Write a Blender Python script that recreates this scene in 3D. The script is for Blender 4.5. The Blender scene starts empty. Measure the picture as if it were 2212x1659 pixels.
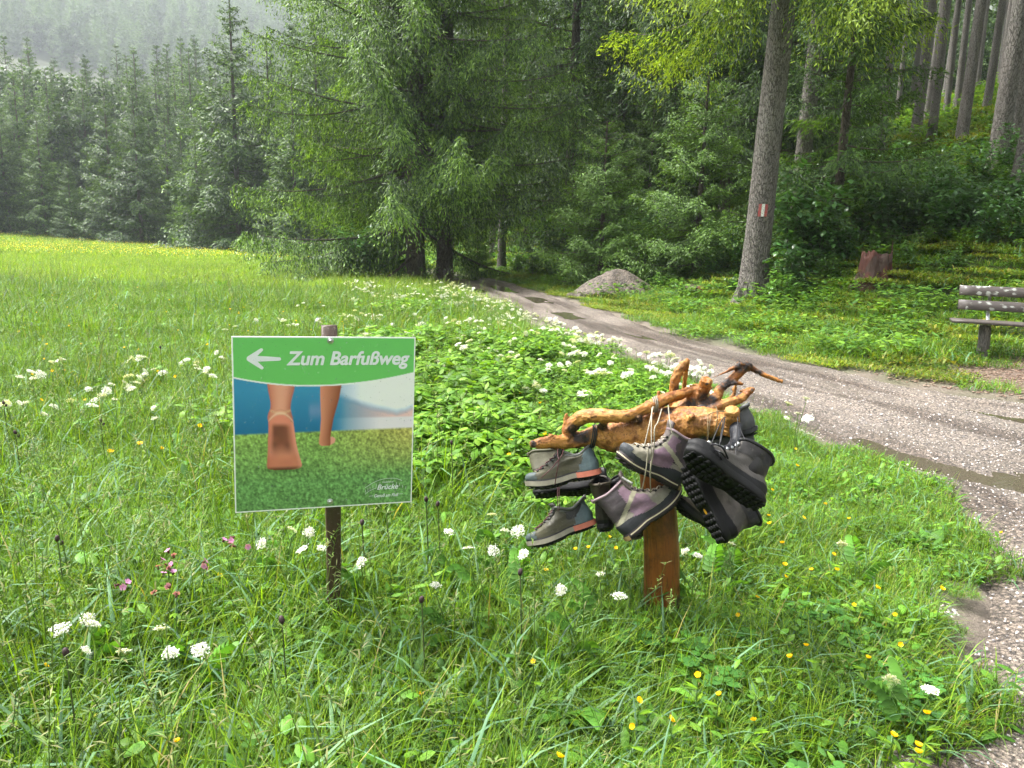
import bpy, math, random
import numpy as np
from mathutils import Vector, Matrix

# ------------------------------------------------------------------ camera, sky, sun, exposure
scene = bpy.context.scene
PITCH, ROLL, EYE = math.radians(-11.2), math.radians(1.5), 1.55
_f = np.array([0, math.cos(PITCH), math.sin(PITCH)]); _r = np.array([1., 0, 0]); _u = np.cross(_r, _f)
CR = math.cos(ROLL)*_r + math.sin(ROLL)*_u
CU = -math.sin(ROLL)*_r + math.cos(ROLL)*_u
CF = _f
CAM = np.array([0, 0, EYE])
FPX = 1661.0                                  # focal length in pixels of a 2212-wide frame
cam_d = bpy.data.cameras.new("camera"); cam = bpy.data.objects.new("camera", cam_d)
scene.collection.objects.link(cam)
cam_d.sensor_width = 36; cam_d.lens = 36*FPX/2212.0
cam_d.clip_start = 0.05; cam_d.clip_end = 5000
cam.matrix_world = Matrix(((CR[0], CU[0], -CF[0], 0), (CR[1], CU[1], -CF[1], 0), (CR[2], CU[2], -CF[2], EYE), (0, 0, 0, 1)))
scene.camera = cam

SUN_EL, SUN_AZ = math.radians(58), math.radians(-70)      # azimuth measured from +Y towards +X
world = bpy.data.worlds.new("World"); scene.world = world; world.use_nodes = True
wn = world.node_tree; wn.nodes.clear()
sky = wn.nodes.new("ShaderNodeTexSky"); sky.sky_type = 'NISHITA'; sky.sun_disc = False
sky.sun_elevation = SUN_EL; sky.sun_rotation = SUN_AZ
sky.air_density = 1.0; sky.dust_density = 6.0; sky.ozone_density = 1.0
hs = wn.nodes.new("ShaderNodeHueSaturation"); hs.inputs['Saturation'].default_value = 0.12
bg = wn.nodes.new("ShaderNodeBackground"); bg.inputs['Strength'].default_value = 0.075
wo = wn.nodes.new("ShaderNodeOutputWorld")
wn.links.new(sky.outputs[0], hs.inputs['Color']); wn.links.new(hs.outputs[0], bg.inputs[0]); wn.links.new(bg.outputs[0], wo.inputs[0])
sun_d = bpy.data.lights.new("sun", 'SUN'); sun_d.energy = 1.5; sun_d.angle = math.radians(10); sun_d.color = (1, 0.97, 0.92)
sun = bpy.data.objects.new("sun", sun_d); scene.collection.objects.link(sun)
_sd = Vector((math.sin(SUN_AZ)*math.cos(SUN_EL), math.cos(SUN_AZ)*math.cos(SUN_EL), math.sin(SUN_EL)))
sun.rotation_euler = _sd.to_track_quat('Z', 'Y').to_euler()
vs = scene.view_settings; vs.view_transform = 'Standard'; vs.look = 'None'; vs.gamma = 1; vs.use_curve_mapping = False
vs.exposure = 2.75
cy = scene.cycles
cy.max_bounces = 5; cy.diffuse_bounces = 3; cy.glossy_bounces = 2; cy.transmission_bounces = 3; cy.volume_bounces = 1
cy.transparent_max_bounces = 6; cy.caustics_reflective = False; cy.caustics_refractive = False
cy.use_adaptive_sampling = True; cy.adaptive_threshold = .015; cy.use_denoising = True; cy.sample_clamp_indirect = 4.0

# ------------------------------------------------------------------ helpers
COL = scene.collection
rng = np.random.default_rng(7)
def at(px, py, Y):
    """world point seen at a 2212-frame pixel at forward distance Y (for planning real positions)"""
    d = CF + (px-1106)/FPX*CR - (py-829.5)/FPX*CU
    return CAM + d*(Y/d[1])
def tag(o, label=None, cat=None, group=None, kind=None):
    if label: o['label'] = label
    if cat: o['category'] = cat
    if group: o['group'] = group
    if kind: o['kind'] = kind
    return o
def mk_mesh(name, V, F, col=None, mats=(), smooth=False, midx=None):
    """V (n,3); F list of index arrays of shape (m,3) or (m,4); col (n,3) per vertex"""
    me = bpy.data.meshes.new(name)
    V = np.asarray(V, dtype=np.float32)
    if not isinstance(F, (list, tuple)): F = [F]
    F = [np.asarray(f, dtype=np.int32) for f in F if len(f)]
    nl = sum(f.size for f in F); npo = sum(len(f) for f in F)
    me.vertices.add(len(V)); me.vertices.foreach_set('co', V.ravel())
    me.loops.add(nl); me.polygons.add(npo)
    me.loops.foreach_set('vertex_index', np.concatenate([f.ravel() for f in F]))
    tot = np.concatenate([np.full(len(f), f.shape[1], np.int32) for f in F])
    st = np.concatenate([[0], np.cumsum(tot)[:-1]]).astype(np.int32)
    me.polygons.foreach_set('loop_start', st); me.polygons.foreach_set('loop_total', tot)
    if midx is not None: me.polygons.foreach_set('material_index', np.asarray(midx, np.int32))
    if smooth: me.polygons.foreach_set('use_smooth', np.ones(npo, bool))
    me.update(calc_edges=True)
    if col is not None:
        a = me.color_attributes.new('Col', 'FLOAT_COLOR', 'POINT')
        c = np.ones((len(V), 4), np.float32); c[:, :3] = col; a.data.foreach_set('color', c.ravel())
    for m in mats: me.materials.append(m)
    return me
def obj(name, me, parent=None, loc=None):
    o = bpy.data.objects.new(name, me); COL.objects.link(o)
    if loc is not None: o.location = loc
    if parent is not None: o.parent = parent
    return o
def empty(name, loc=(0, 0, 0), rz=0):
    o = bpy.data.objects.new(name, None); COL.objects.link(o); o.location = loc; o.rotation_euler = (0, 0, rz); o.empty_display_size = .1
    return o
def norm(v): return v/np.maximum(np.linalg.norm(v, axis=-1, keepdims=True), 1e-9)
class Acc:
    """collects geometry"""
    def __init__(s): s.V = []; s.F = {3: [], 4: []}; s.C = []; s.n = 0
    def add(s, V, F, C=None):
        V = np.asarray(V, float).reshape(-1, 3); F = np.asarray(F, int)
        s.V.append(V); s.F[F.shape[1]].append(F+s.n)
        if C is None: C = (1, 1, 1)
        s.C.append(np.broadcast_to(np.asarray(C, float), V.shape).copy()); s.n += len(V)
    def mesh(s, name, mats=(), smooth=False, color=True):
        F = [np.concatenate(s.F[k]) for k in (4, 3) if s.F[k]]
        return mk_mesh(name, np.concatenate(s.V), F, np.concatenate(s.C) if color else None, mats, smooth)
def tube(acc, P, R, n=8, col=None, cap=True, jit=0, rg=None):
    """swept tube through points P with radii R"""
    P = np.asarray(P, float); R = np.broadcast_to(np.asarray(R, float), (len(P),))
    T = norm(np.gradient(P, axis=0))
    ref = np.array([0, 0, 1.]) if abs(T[0][2]) < .9 else np.array([1., 0, 0])
    a = norm(np.cross(T[0], ref)); V = []
    ang = np.linspace(0, 2*np.pi, n, endpoint=False)
    for i in range(len(P)):
        a = norm(a - T[i]*np.dot(a, T[i])); b = np.cross(T[i], a)
        rr = R[i]*(1 + (jit*rg.standard_normal(n) if jit else 0))
        V.append(P[i] + (np.cos(ang)*rr)[:, None]*a + (np.sin(ang)*rr)[:, None]*b)
    V = np.concatenate(V); m = len(P)
    i = np.arange(m-1)[:, None]*n; j = np.arange(n)[None]; k = (j+1) % n
    F = np.stack([i+j, i+k, i+n+k, i+n+j], -1).reshape(-1, 4)
    c0 = col
    if cap:
        V = np.vstack([V, P[:1], P[-1:]])
        t0 = np.stack([np.full(n, m*n), (np.arange(n)+1) % n, np.arange(n)], -1)
        e = (m-1)*n; t1 = np.stack([np.full(n, m*n+1), e+np.arange(n), e+(np.arange(n)+1) % n], -1)
        s = acc.n; acc.add(V, F, c0)
        acc.F[3].append(np.vstack([t0, t1])+s)
    else: acc.add(V, F, c0)
def boxv(c, d, M=None):
    c = np.asarray(c, float); d = np.asarray(d, float)/2
    S = np.array([[-1,-1,-1],[1,-1,-1],[1,1,-1],[-1,1,-1],[-1,-1,1],[1,-1,1],[1,1,1],[-1,1,1]])*d
    if M is not None: S = S @ np.asarray(M).T
    return S+c, np.array([[0,3,2,1],[4,5,6,7],[0,1,5,4],[1,2,6,5],[2,3,7,6],[3,0,4,7]])
def hermite(P, n):
    """Catmull-Rom resample to n points"""
    P = np.asarray(P, float); m = len(P); t = np.linspace(0, m-1-1e-9, n); i = t.astype(int); f = (t-i)[:, None]
    p = lambda k: P[np.clip(k, 0, m-1)]
    a, b, c, d = p(i-1), p(i), p(i+1), p(i+2)
    return .5*((2*b)+(c-a)*f+(2*a-5*b+4*c-d)*f*f+(3*b-a-3*c+d)*f**3)
_ng = np.random.default_rng(3).random((64, 64, 64)).astype(np.float32)
def vnoise(P):
    """smooth value noise in 0..1 at points (n,3)"""
    P = np.asarray(P, float); i = np.floor(P).astype(int); f = P-i; f = f*f*(3-2*f)
    r = 0
    for dx in (0, 1):
        for dy in (0, 1):
            for dz in (0, 1):
                w = (f[..., 0] if dx else 1-f[..., 0])*(f[..., 1] if dy else 1-f[..., 1])*(f[..., 2] if dz else 1-f[..., 2])
                r = r + w*_ng[(i[..., 0]+dx) & 63, (i[..., 1]+dy) & 63, (i[..., 2]+dz) & 63]
    return r
def n2(x, y, s, z=0.5): return vnoise(np.stack([x/s, y/s, np.full(np.shape(x), z)], -1))
def sm(a, b, x): t = np.clip((x-a)/(b-a), 0, 1); return t*t*(3-2*t)
def softplus(x, k): return k*np.logaddexp(0, x/k)

# ------------------------------------------------------------------ materials
def new_mat(name):
    m = bpy.data.materials.new(name); m.use_nodes = True; nt = m.node_tree
    b = nt.nodes['Principled BSDF']; return m, nt, b
def nd(nt, typ, **kw):
    n = nt.nodes.new(typ)
    for k, v in kw.items():
        if k.startswith('i_'): n.inputs[k[2:].replace('_', ' ')].default_value = v
        else: setattr(n, k, v)
    return n
def mixc(nt, fac, a, b, blend='MIX'):
    n = nt.nodes.new('ShaderNodeMix'); n.data_type = 'RGBA'; n.blend_type = blend
    for s, v in ((n.inputs[0], fac), (n.inputs[6], a), (n.inputs[7], b)):
        if isinstance(v, bpy.types.NodeSocket): nt.links.new(v, s)
        elif isinstance(v, (int, float)): s.default_value = v
        else: s.default_value = (*v, 1)
    return n.outputs[2]
def noise(nt, scale, detail=3, rough=.55, vec=None, dist=0):
    n = nd(nt, 'ShaderNodeTexNoise'); n.inputs['Scale'].default_value = scale; n.inputs['Detail'].default_value = detail
    n.inputs['Roughness'].default_value = rough; n.inputs['Distortion'].default_value = dist
    if vec is not None: nt.links.new(vec, n.inputs['Vector'])
    return n.outputs[0]
def ramp(nt, fac, stops):
    n = nd(nt, 'ShaderNodeValToRGB'); e = n.color_ramp.elements
    while len(e) < len(stops): e.new(.5)
    for k, (p, c) in enumerate(stops):
        e[k].position = p; e[k].color = (*c, 1) if not isinstance(c, (int, float)) else (c, c, c, 1)
    nt.links.new(fac, n.inputs[0]); return n.outputs[0]
def coord(nt, kind='Object', scale=None):
    t = nd(nt, 'ShaderNodeTexCoord').outputs[kind]
    if scale is None: return t
    m = nd(nt, 'ShaderNodeMapping'); m.inputs['Scale'].default_value = scale; nt.links.new(t, m.inputs[0]); return m.outputs[0]
def bump(nt, b, h, strength=.4, dist=.01):
    n = nd(nt, 'ShaderNodeBump'); n.inputs['Strength'].default_value = strength; n.inputs['Distance'].default_value = dist
    nt.links.new(h, n.inputs['Height']); nt.links.new(n.outputs[0], b.inputs['Normal'])
def foliage_mat(name, trans=.35, rough=.45, vary=.25, spec=.4):
    m, nt, b = new_mat(name)
    at_ = nd(nt, 'ShaderNodeAttribute', attribute_name='Col')
    oi = nd(nt, 'ShaderNodeObjectInfo')
    hv = nd(nt, 'ShaderNodeHueSaturation')
    mr = nd(nt, 'ShaderNodeMapRange'); mr.inputs[3].default_value = 1-vary; mr.inputs[4].default_value = 1+vary
    nt.links.new(oi.outputs['Random'], mr.inputs[0]); nt.links.new(mr.outputs[0], hv.inputs['Value'])
    nt.links.new(at_.outputs[0], hv.inputs['Color'])
    nt.links.new(hv.outputs[0], b.inputs['Base Color']); b.inputs['Roughness'].default_value = rough
    b.inputs['Specular IOR Level'].default_value = spec
    t = nd(nt, 'ShaderNodeBsdfTranslucent')
    tc = mixc(nt, 1.0, hv.outputs[0], (1.3, 1.25, .4), 'MULTIPLY')
    nt.links.new(tc, t.inputs[0])
    mx = nd(nt, 'ShaderNodeMixShader'); mx.inputs[0].default_value = trans
    nt.links.new(b.outputs[0], mx.inputs[1]); nt.links.new(t.outputs[0], mx.inputs[2])
    nt.links.new(mx.outputs[0], nt.nodes['Material Output'].inputs[0])
    return m
def simple_mat(name, col, rough=.5, spec=.5, vary=.25, scale=40, bmp=0, metallic=0, coat=0):
    m, nt, b = new_mat(name)
    f = noise(nt, scale, 4, .6, coord(nt))
    c = mixc(nt, f, tuple(x*(1-vary) for x in col), tuple(min(1, x*(1+vary)) for x in col))
    nt.links.new(c, b.inputs['Base Color']); b.inputs['Roughness'].default_value = rough
    b.inputs['Specular IOR Level'].default_value = spec; b.inputs['Metallic'].default_value = metallic
    b.inputs['Coat Weight'].default_value = coat; b.inputs['Coat Roughness'].default_value = .15
    if bmp: bump(nt, b, noise(nt, scale*3, 3, .6, coord(nt)), bmp, .002)
    return m
def attr_mat(name, rough=.5, spec=.5, bmp=0, bscale=200, coat=0):
    m, nt, b = new_mat(name)
    a = nd(nt, 'ShaderNodeAttribute', attribute_name='Col')
    nt.links.new(a.outputs[0], b.inputs['Base Color']); b.inputs['Roughness'].default_value = rough
    b.inputs['Specular IOR Level'].default_value = spec; b.inputs['Coat Weight'].default_value = coat
    if bmp: bump(nt, b, noise(nt, bscale, 3, .6, coord(nt)), bmp, .002)
    return m
M_LEAF = foliage_mat('meadow_leaf', .40, .48, .22, .22)
M_NEEDLE = foliage_mat('spruce_needle', .34, .5, .14, .3)
M_BROAD = foliage_mat('broad_leaf', .35, .3, .2, .6)
M_PETAL = foliage_mat('petal', .3, .6, .06, .2)

def bark_mat(name, c1, c2, c3, zs=.35, sc=9):
    m, nt, b = new_mat(name)
    v = coord(nt, 'Object', (1, 1, zs))
    vo = nd(nt, 'ShaderNodeTexVoronoi', feature='DISTANCE_TO_EDGE'); vo.inputs['Scale'].default_value = sc*2.6
    wv = noise(nt, sc*2, 3, .6, v)
    ad = nd(nt, 'ShaderNodeVectorMath', operation='ADD'); nt.links.new(v, ad.inputs[0])
    sc_ = nd(nt, 'ShaderNodeVectorMath', operation='SCALE'); sc_.inputs['Scale'].default_value = .12; nt.links.new(wv, sc_.inputs[0])
    nt.links.new(sc_.outputs[0], ad.inputs[1]); nt.links.new(ad.outputs[0], vo.inputs['Vector'])
    big = noise(nt, 1.3, 4, .6, coord(nt, 'Object', (1, 1, .5)))
    fine = noise(nt, sc*5, 5, .7, v)
    c = mixc(nt, fine, c1, c2)
    c = mixc(nt, ramp(nt, big, [(.45, 0.), (.65, 1.)]), c, c3)
    crack = ramp(nt, vo.outputs['Distance'], [(0., 0.), (.12, 1.)])
    c = mixc(nt, crack, tuple(x*.62 for x in c1), c)
    nt.links.new(c, b.inputs['Base Color']); b.inputs['Roughness'].default_value = .8; b.inputs['Specular IOR Level'].default_value = .3
    hsum = nd(nt, 'ShaderNodeMath', operation='ADD'); nt.links.new(crack, hsum.inputs[0]); nt.links.new(fine, hsum.inputs[1])
    bump(nt, b, hsum.outputs[0], 1., .04)
    return m
M_BARK = bark_mat('spruce_bark', (.125, .107, .092), (.30, .275, .25), (.22, .21, .185))
M_BARKD = bark_mat('wet_dark_bark', (.085, .065, .05), (.16, .13, .105), (.11, .10, .075))
# ------------------------------------------------------------------ terrain
R_EDGE = np.array([(16, -1.5), (10, 3.6), (7.2, 5.9), (5.14, 7.55), (4.47, 8.16), (3.89, 9.21), (2.76, 11.63), (1.4, 18.03), (-.5, 26.4), (-2.6, 33), (-8.2, 44), (-21, 60), (-43, 92), (-75, 130)], float)
L_EDGE = np.array([(8, -8), (3.2, -3.2), (1.15, .9), (1.32, 2.05), (1.75, 2.6), (2.2, 3.2), (2.62, 4.6), (2.69, 5.4), (2.2, 7.3), (1.2, 10.4), (.17, 13.9), (-1.33, 19.9), (-3.1, 27), (-5.4, 33.5), (-11, 45.5), (-24, 62), (-46, 94), (-78, 132)], float)
def seg_dist(x, y, P):
    """distance to polyline and signed side (positive to the right going along P)"""
    best = np.full(np.shape(x), 1e9); sgn = np.zeros(np.shape(x))
    for a, b in zip(P[:-1], P[1:]):
        d = b-a; L2 = d@d; t = np.clip(((x-a[0])*d[0]+(y-a[1])*d[1])/L2, 0, 1)
        ex = x-a[0]-t*d[0]; ey = y-a[1]-t*d[1]; q = ex*ex+ey*ey
        c = (ex*d[1]-ey*d[0])
        u = q < best; best = np.where(u, q, best); sgn = np.where(u, np.sign(c), sgn)
    return np.sqrt(best)*np.where(sgn == 0, 1, sgn)
def s_right(x, y): return seg_dist(x, y, R_EDGE)          # >0 right of the track
def s_left(x, y): return seg_dist(x, y, L_EDGE)           # <0 left of the track
def terrain(x, y):
    x = np.asarray(x, float); y = np.asarray(y, float)
    r = np.minimum(np.hypot(x, y), 1000); s = np.minimum(s_right(x, y), 60)
    z = -.7*sm(12, 70, y)
    fade = 1-.65*sm(40, 75, y)
    z = z + np.where(s > 0, fade*(.05*np.minimum(s, 6)+.37*softplus(s-3.2, .6)-.37*softplus(np.array(-3.2), .6)), 0)
    lf = sm(5, -25, x)
    z = z + (.1+.9*lf)*.11*softplus(np.minimum(r, 160)-92, 4) + .40*softplus(r-310, 25)
    z = z + .10*(n2(x, y, 3.1)-.5)*sm(2, 8, np.abs(s))*sm(1, 4, r) + .05*(n2(x, y, .9)-.5)*sm(0, 1, np.maximum(s, -s_left(x, y)))
    z = z + sm(5, 30, s)*.5*(n2(x, y, 6, 3.3)-.5)
    # low shoulder where meadow meets the track; the bed under the track lies lower
    inside = (s < 0) & (s_left(x, y) > 0)
    z = z-.13*sm(-.12, .25, np.where(inside, np.minimum(-s, s_left(x, y)), -np.minimum(np.abs(s), np.abs(s_left(x, y)))))
    return z
def tz(x, y): return float(terrain(np.array([x]), np.array([y]))[0])

rings = np.concatenate([[0.02], np.geomspace(.4, 12, 70), np.geomspace(12.4, 60, 70), np.geomspace(62, 1120, 64)])
aa = np.concatenate([np.radians(np.linspace(-56, 56, 300)), np.radians(np.linspace(60, 300, 60))])
RR, AA = np.meshgrid(rings, aa, indexing='ij')
X = RR*np.sin(AA); Y = RR*np.cos(AA); Z = terrain(X, Y)
nr, na = X.shape
ii = np.arange(nr-1)[:, None]*na; jj = np.arange(na)[None]; kk = (jj+1) % na
F = np.stack([ii+jj, ii+na+jj, ii+na+kk, ii+kk], -1).reshape(-1, 4)[:, ::-1]
S = s_right(X, Y)
forest = np.maximum(sm(3.5, 8, S+1.5*(n2(X, Y, 2.)-.5)), sm(84, 96, RR))
chips = np.exp(-(((X-7.0)/2.6)**2+((Y-8.6)/1.15)**2))
g = n2(X, Y, .5)[..., None]
c_mead = np.array([.030, .048, .012])*(1-g)+np.array([.055, .085, .02])*g
c_for = np.array([.035, .055, .012])*(1-g)+np.array([.075, .085, .022])*g
c_chip = np.array([.095, .062, .045])*(1-g)+np.array([.16, .115, .085])*g
ca = forest[..., None]; cc = np.clip(chips*1.7-.3, 0, 1)[..., None]
ce = sm(.38, .05, np.minimum(np.abs(S), np.abs(s_left(X, Y)))+.25*(n2(X, Y, .3)-.5))[..., None]*(RR < 60)[..., None]
C = (c_mead*(1-ca)+c_for*ca)*(1-cc)+c_chip*cc; C = C*(1-ce)+np.array([.13, .105, .082])*ce; C = C*(1-.55*sm(200, 300, RR))[..., None]
m, nt, b = new_mat('meadow_soil')
a_ = nd(nt, 'ShaderNodeAttribute', attribute_name='Col')
fn = noise(nt, 30, 6, .7, coord(nt)); cl = mixc(nt, fn, (.55, .55, .55), (1.5, 1.5, 1.5))
nt.links.new(mixc(nt, 1., a_.outputs[0], cl, 'MULTIPLY'), b.inputs['Base Color']); b.inputs['Roughness'].default_value = .9
bump(nt, b, fn, .8, .04)
ground = obj('ground', mk_mesh('ground', np.stack([X, Y, Z], -1).reshape(-1, 3), F, C.reshape(-1, 3), [m], True)); tag(ground, kind='structure')

# ------------------------------------------------------------------ gravel track with wheel ruts and puddles
nS, nW = 620, 64
def stations(P, n):
    # common forward parameter: resample both edges against matching control distances
    return P
# match the two edges by parameter: right-edge stations are foot points for points of the left edge
lk = hermite(L_EDGE[1:], 900)
sL = np.concatenate([[0], np.cumsum(np.hypot(*np.diff(lk, axis=0).T))])
keep = np.interp(np.linspace(0, 1, nS)**1.9*sL[-1]*.86, sL, np.arange(900)); l_pts = np.stack([np.interp(keep, np.arange(900), lk[:, i]) for i in (0, 1)], -1)
rk = hermite(R_EDGE, 900); sR = np.concatenate([[0], np.cumsum(np.hypot(*np.diff(rk, axis=0).T))])
# arc-length correspondence through hand-picked pairs (left s -> right s)
def s_of(P, S_, q): return S_[np.argmin(np.hypot(P[:, 0]-q[0], P[:, 1]-q[1]))]
pl = [(3.2, -3.2), (1.32, 2.05), (2.62, 4.6), (2.2, 7.3), (1.2, 10.4), (-1.33, 19.9), (-3.1, 27), (-11, 45.5), (-46, 94), (-78, 132)]
pr = [(16, -1.5), (9.2, 4.2), (6.0, 6.9), (4.47, 8.16), (2.9, 11.2), (1.1, 19.4), (-.6, 26.9), (-8.2, 44), (-43, 92), (-75, 130)]
sl = np.interp(keep, np.arange(900), sL)
sr = np.interp(sl, [s_of(lk, sL, q) for q in pl], [s_of(rk, sR, q) for q in pr])
r_pts = np.stack([np.interp(sr, sR, rk[:, i]) for i in (0, 1)], -1)
w = np.linspace(-.05, 1.05, nW)
edge = (np.abs(w-.5) > .5)
PX = l_pts[:, None, 0]*(1-w)+r_pts[:, None, 0]*w; PY = l_pts[:, None, 1]*(1-w)+r_pts[:, None, 1]*w
# ragged outline
rag = (n2(PX, PY, .45)-.5)*.35+(n2(PX, PY, .13)-.5)*.14
wd = np.hypot(*(r_pts-l_pts).T)[:, None]
amp = rag/np.maximum(wd, 1)*np.clip((np.abs(w-.5)-.36)/.15, 0, 1)*np.sign(w-.5)
PX = PX+amp*(r_pts-l_pts)[:, None, 0]; PY = PY+amp*(r_pts-l_pts)[:, None, 1]
def z0(x, y): return -.7*sm(12, 70, y)+.11*sm(5, -25, x)*softplus(np.hypot(x, y)-92, 4)
def rut(c, wid, dep): return -dep*np.exp(-((w[None]-c)/wid)**2)
PZ = z0(PX, PY)+.015+rut(.30, .07, .05)+rut(.74, .07, .05)+.015*np.exp(-((w[None]-.52)/.12)**2)
PZ = PZ+.06*(n2(PX, PY, .8, 1.5)-.5)+.045*(n2(PX, PY, .27, 4.5)-.5)+.020*(n2(PX, PY, .1, 7.5)-.5)
DIPS = [((2.95, 5.35), (2.8, 5.95), .14), ((3.05, 5.2), (3.6, 4.72), .27), ((3.5, 4.75), (4.2, 4.1), .22), ((2.64, 4.5), (2.58, 3.85), .11),
        ((4.7, 6.75), (5.5, 6.0), .22), ((3.9, 7.6), (4.6, 6.9), .10), ((.95, 15.4), (1.2, 14.4), .22), ((.62, 17.4), (.45, 19.0), .28), ((-.15, 21.2), (-.55, 23.4), .30), ((-1.0, 20.8), (-1.25, 21.9), .22), ((-1.05, 18.3), (-.9, 17.4), .16), ((1.75, 12.6), (2.1, 11.6), .13), ((-1.5, 26.5), (-1.9, 28.3), .3)]
for a, b_, rad in DIPS:
    a = np.array(a); b_ = np.array(b_); d = b_-a; t = np.clip(((PX-a[0])*d[0]+(PY-a[1])*d[1])/(d@d), 0, 1)
    q = np.hypot(PX-a[0]-t*d[0], PY-a[1]-t*d[1])/(rad*(.75+.5*n2(PX, PY, .35, 2.2)))
    k = np.exp(-q**2.)
    PZ = PZ*(1-.8*k)+(z0(PX, PY)-.055)*.8*k
out = np.clip((np.abs(w-.5)-.47)/.08, 0, 1)[None]
PZ = PZ-out*.10
V = np.stack([PX, PY, PZ], -1)
ii = np.arange(nS-1)[:, None]*nW; jj = np.arange(nW-1)[None]
F = np.stack([ii+jj, ii+jj+1, ii+nW+jj+1, ii+nW+jj], -1).reshape(-1, 4)
n1 = n2(PX, PY, .6, 9.)[..., None]; n3 = n2(PX, PY, 2.5, 5.)[..., None]
rutm = np.clip(np.exp(-((w-.30)/.09)**2)+np.exp(-((w-.74)/.09)**2), 0, 1)[None, :, None]
gcol = np.array([.18, .148, .122])*(1-n1)+np.array([.30, .255, .22])*n1
mud = np.array([.092, .066, .05])
mm = np.clip(np.clip((n3-.40)*3, 0, 1)*.7+.35*np.clip((np.abs(w-.5)-.38)/.1, 0, 1)[None, :, None]+.35*rutm*n3, 0, .9)
sA = np.broadcast_to(sl[:, None], PX.shape); wA = np.broadcast_to(w[None], PX.shape)
stk = vnoise(np.stack([wA*13, sA*.22, 0*sA+3], -1))*.6+vnoise(np.stack([wA*34, sA*.6, 0*sA+8], -1))*.4
PZ = PZ+.05*(stk-.5)*np.clip(1-out*2, 0, 1); V[..., 2] = PZ
mm = np.clip(mm+np.clip((.47-stk)*4.5, -.2, .75)[..., None], 0, .92)
C = gcol*(1-mm)+mud*mm; C = C*(.85+.35*vnoise(np.stack([PX*1.4, PY*1.4, 0*PX], -1)))[..., None]
m, nt, b = new_mat('wet_gravel')
a_ = nd(nt, 'ShaderNodeAttribute', attribute_name='Col'); oc = coord(nt)
vo = nd(nt, 'ShaderNodeTexVoronoi', feature='F1'); vo.inputs['Scale'].default_value = 62; nt.links.new(oc, vo.inputs['Vector'])
vo2 = nd(nt, 'ShaderNodeTexVoronoi', feature='F1'); vo2.inputs['Scale'].default_value = 130; nt.links.new(oc, vo2.inputs['Vector'])
bw = nd(nt, 'ShaderNodeSeparateColor'); nt.links.new(vo.outputs['Color'], bw.inputs[0])
st = mixc(nt, bw.outputs[0], (.42, .42, .44), (1.55, 1.52, 1.45))
gap = ramp(nt, vo.outputs['Distance'], [(.25, 1.), (.75, .35)])
fine = ramp(nt, noise(nt, 300, 3, .7, oc), [(.3, .6), (.7, 1.35)])
c = mixc(nt, 1., a_.outputs[0], st, 'MULTIPLY'); c = mixc(nt, 1., c, gap, 'MULTIPLY'); c = mixc(nt, 1., c, fine, 'MULTIPLY')
nt.links.new(c, b.inputs['Base Color']); b.inputs['Roughness'].default_value = .55; b.inputs['Specular IOR Level'].default_value = .4
hh = nd(nt, 'ShaderNodeMath', operation='ADD'); nt.links.new(vo.outputs['Distance'], hh.inputs[0]); nt.links.new(vo2.outputs['Distance'], hh.inputs[1])
inv = nd(nt, 'ShaderNodeMath', operation='MULTIPLY'); inv.inputs[1].default_value = -1; nt.links.new(hh.outputs[0], inv.inputs[0])
bump(nt, b, inv.outputs[0], .9, .012)
track = obj('gravel_track', mk_mesh('gravel_track', V.reshape(-1, 3), F, C.reshape(-1, 3), [m], True)); tag(track, kind='structure')
TRK = V.reshape(-1, 3); TRKW = np.broadcast_to(w, PX.shape).reshape(-1)

m, nt, b = new_mat('puddle_water')
nt.links.new(mixc(nt, noise(nt, 1.5, 2, .5, coord(nt)), (.045, .038, .026), (.085, .072, .05)), b.inputs['Base Color'])
b.inputs['Roughness'].default_value = .04; b.inputs['IOR'].default_value = 1.33; b.inputs['Specular IOR Level'].default_value = .6
bump(nt, b, noise(nt, 22, 2, .5, coord(nt)), .06, .01)
M_WATER = m
for qi, (a, b_, rad) in enumerate(DIPS):
    a = np.array(a); b_ = np.array(b_); d = b_-a; L = np.hypot(*d); u_ = d/L; v_ = np.array([-u_[1], u_[0]]); c_ = (a+b_)/2
    th = np.linspace(0, 2*np.pi, 28, endpoint=False)
    ring = c_+np.outer(np.cos(th)*(L/2+rad*1.25), u_)+np.outer(np.sin(th)*rad*1.35, v_)
    zz = float(z0(c_[0], c_[1]))-.020-.004*(qi % 3)
    Vp = np.vstack([np.c_[ring, np.full(28, zz)], [[c_[0], c_[1], zz]]])
    Fp = np.array([[i, (i+1) % 28, 28] for i in range(28)])
    o = obj('puddle', mk_mesh('puddle', Vp, Fp, None, [M_WATER])); tag(o, kind='structure')
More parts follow.
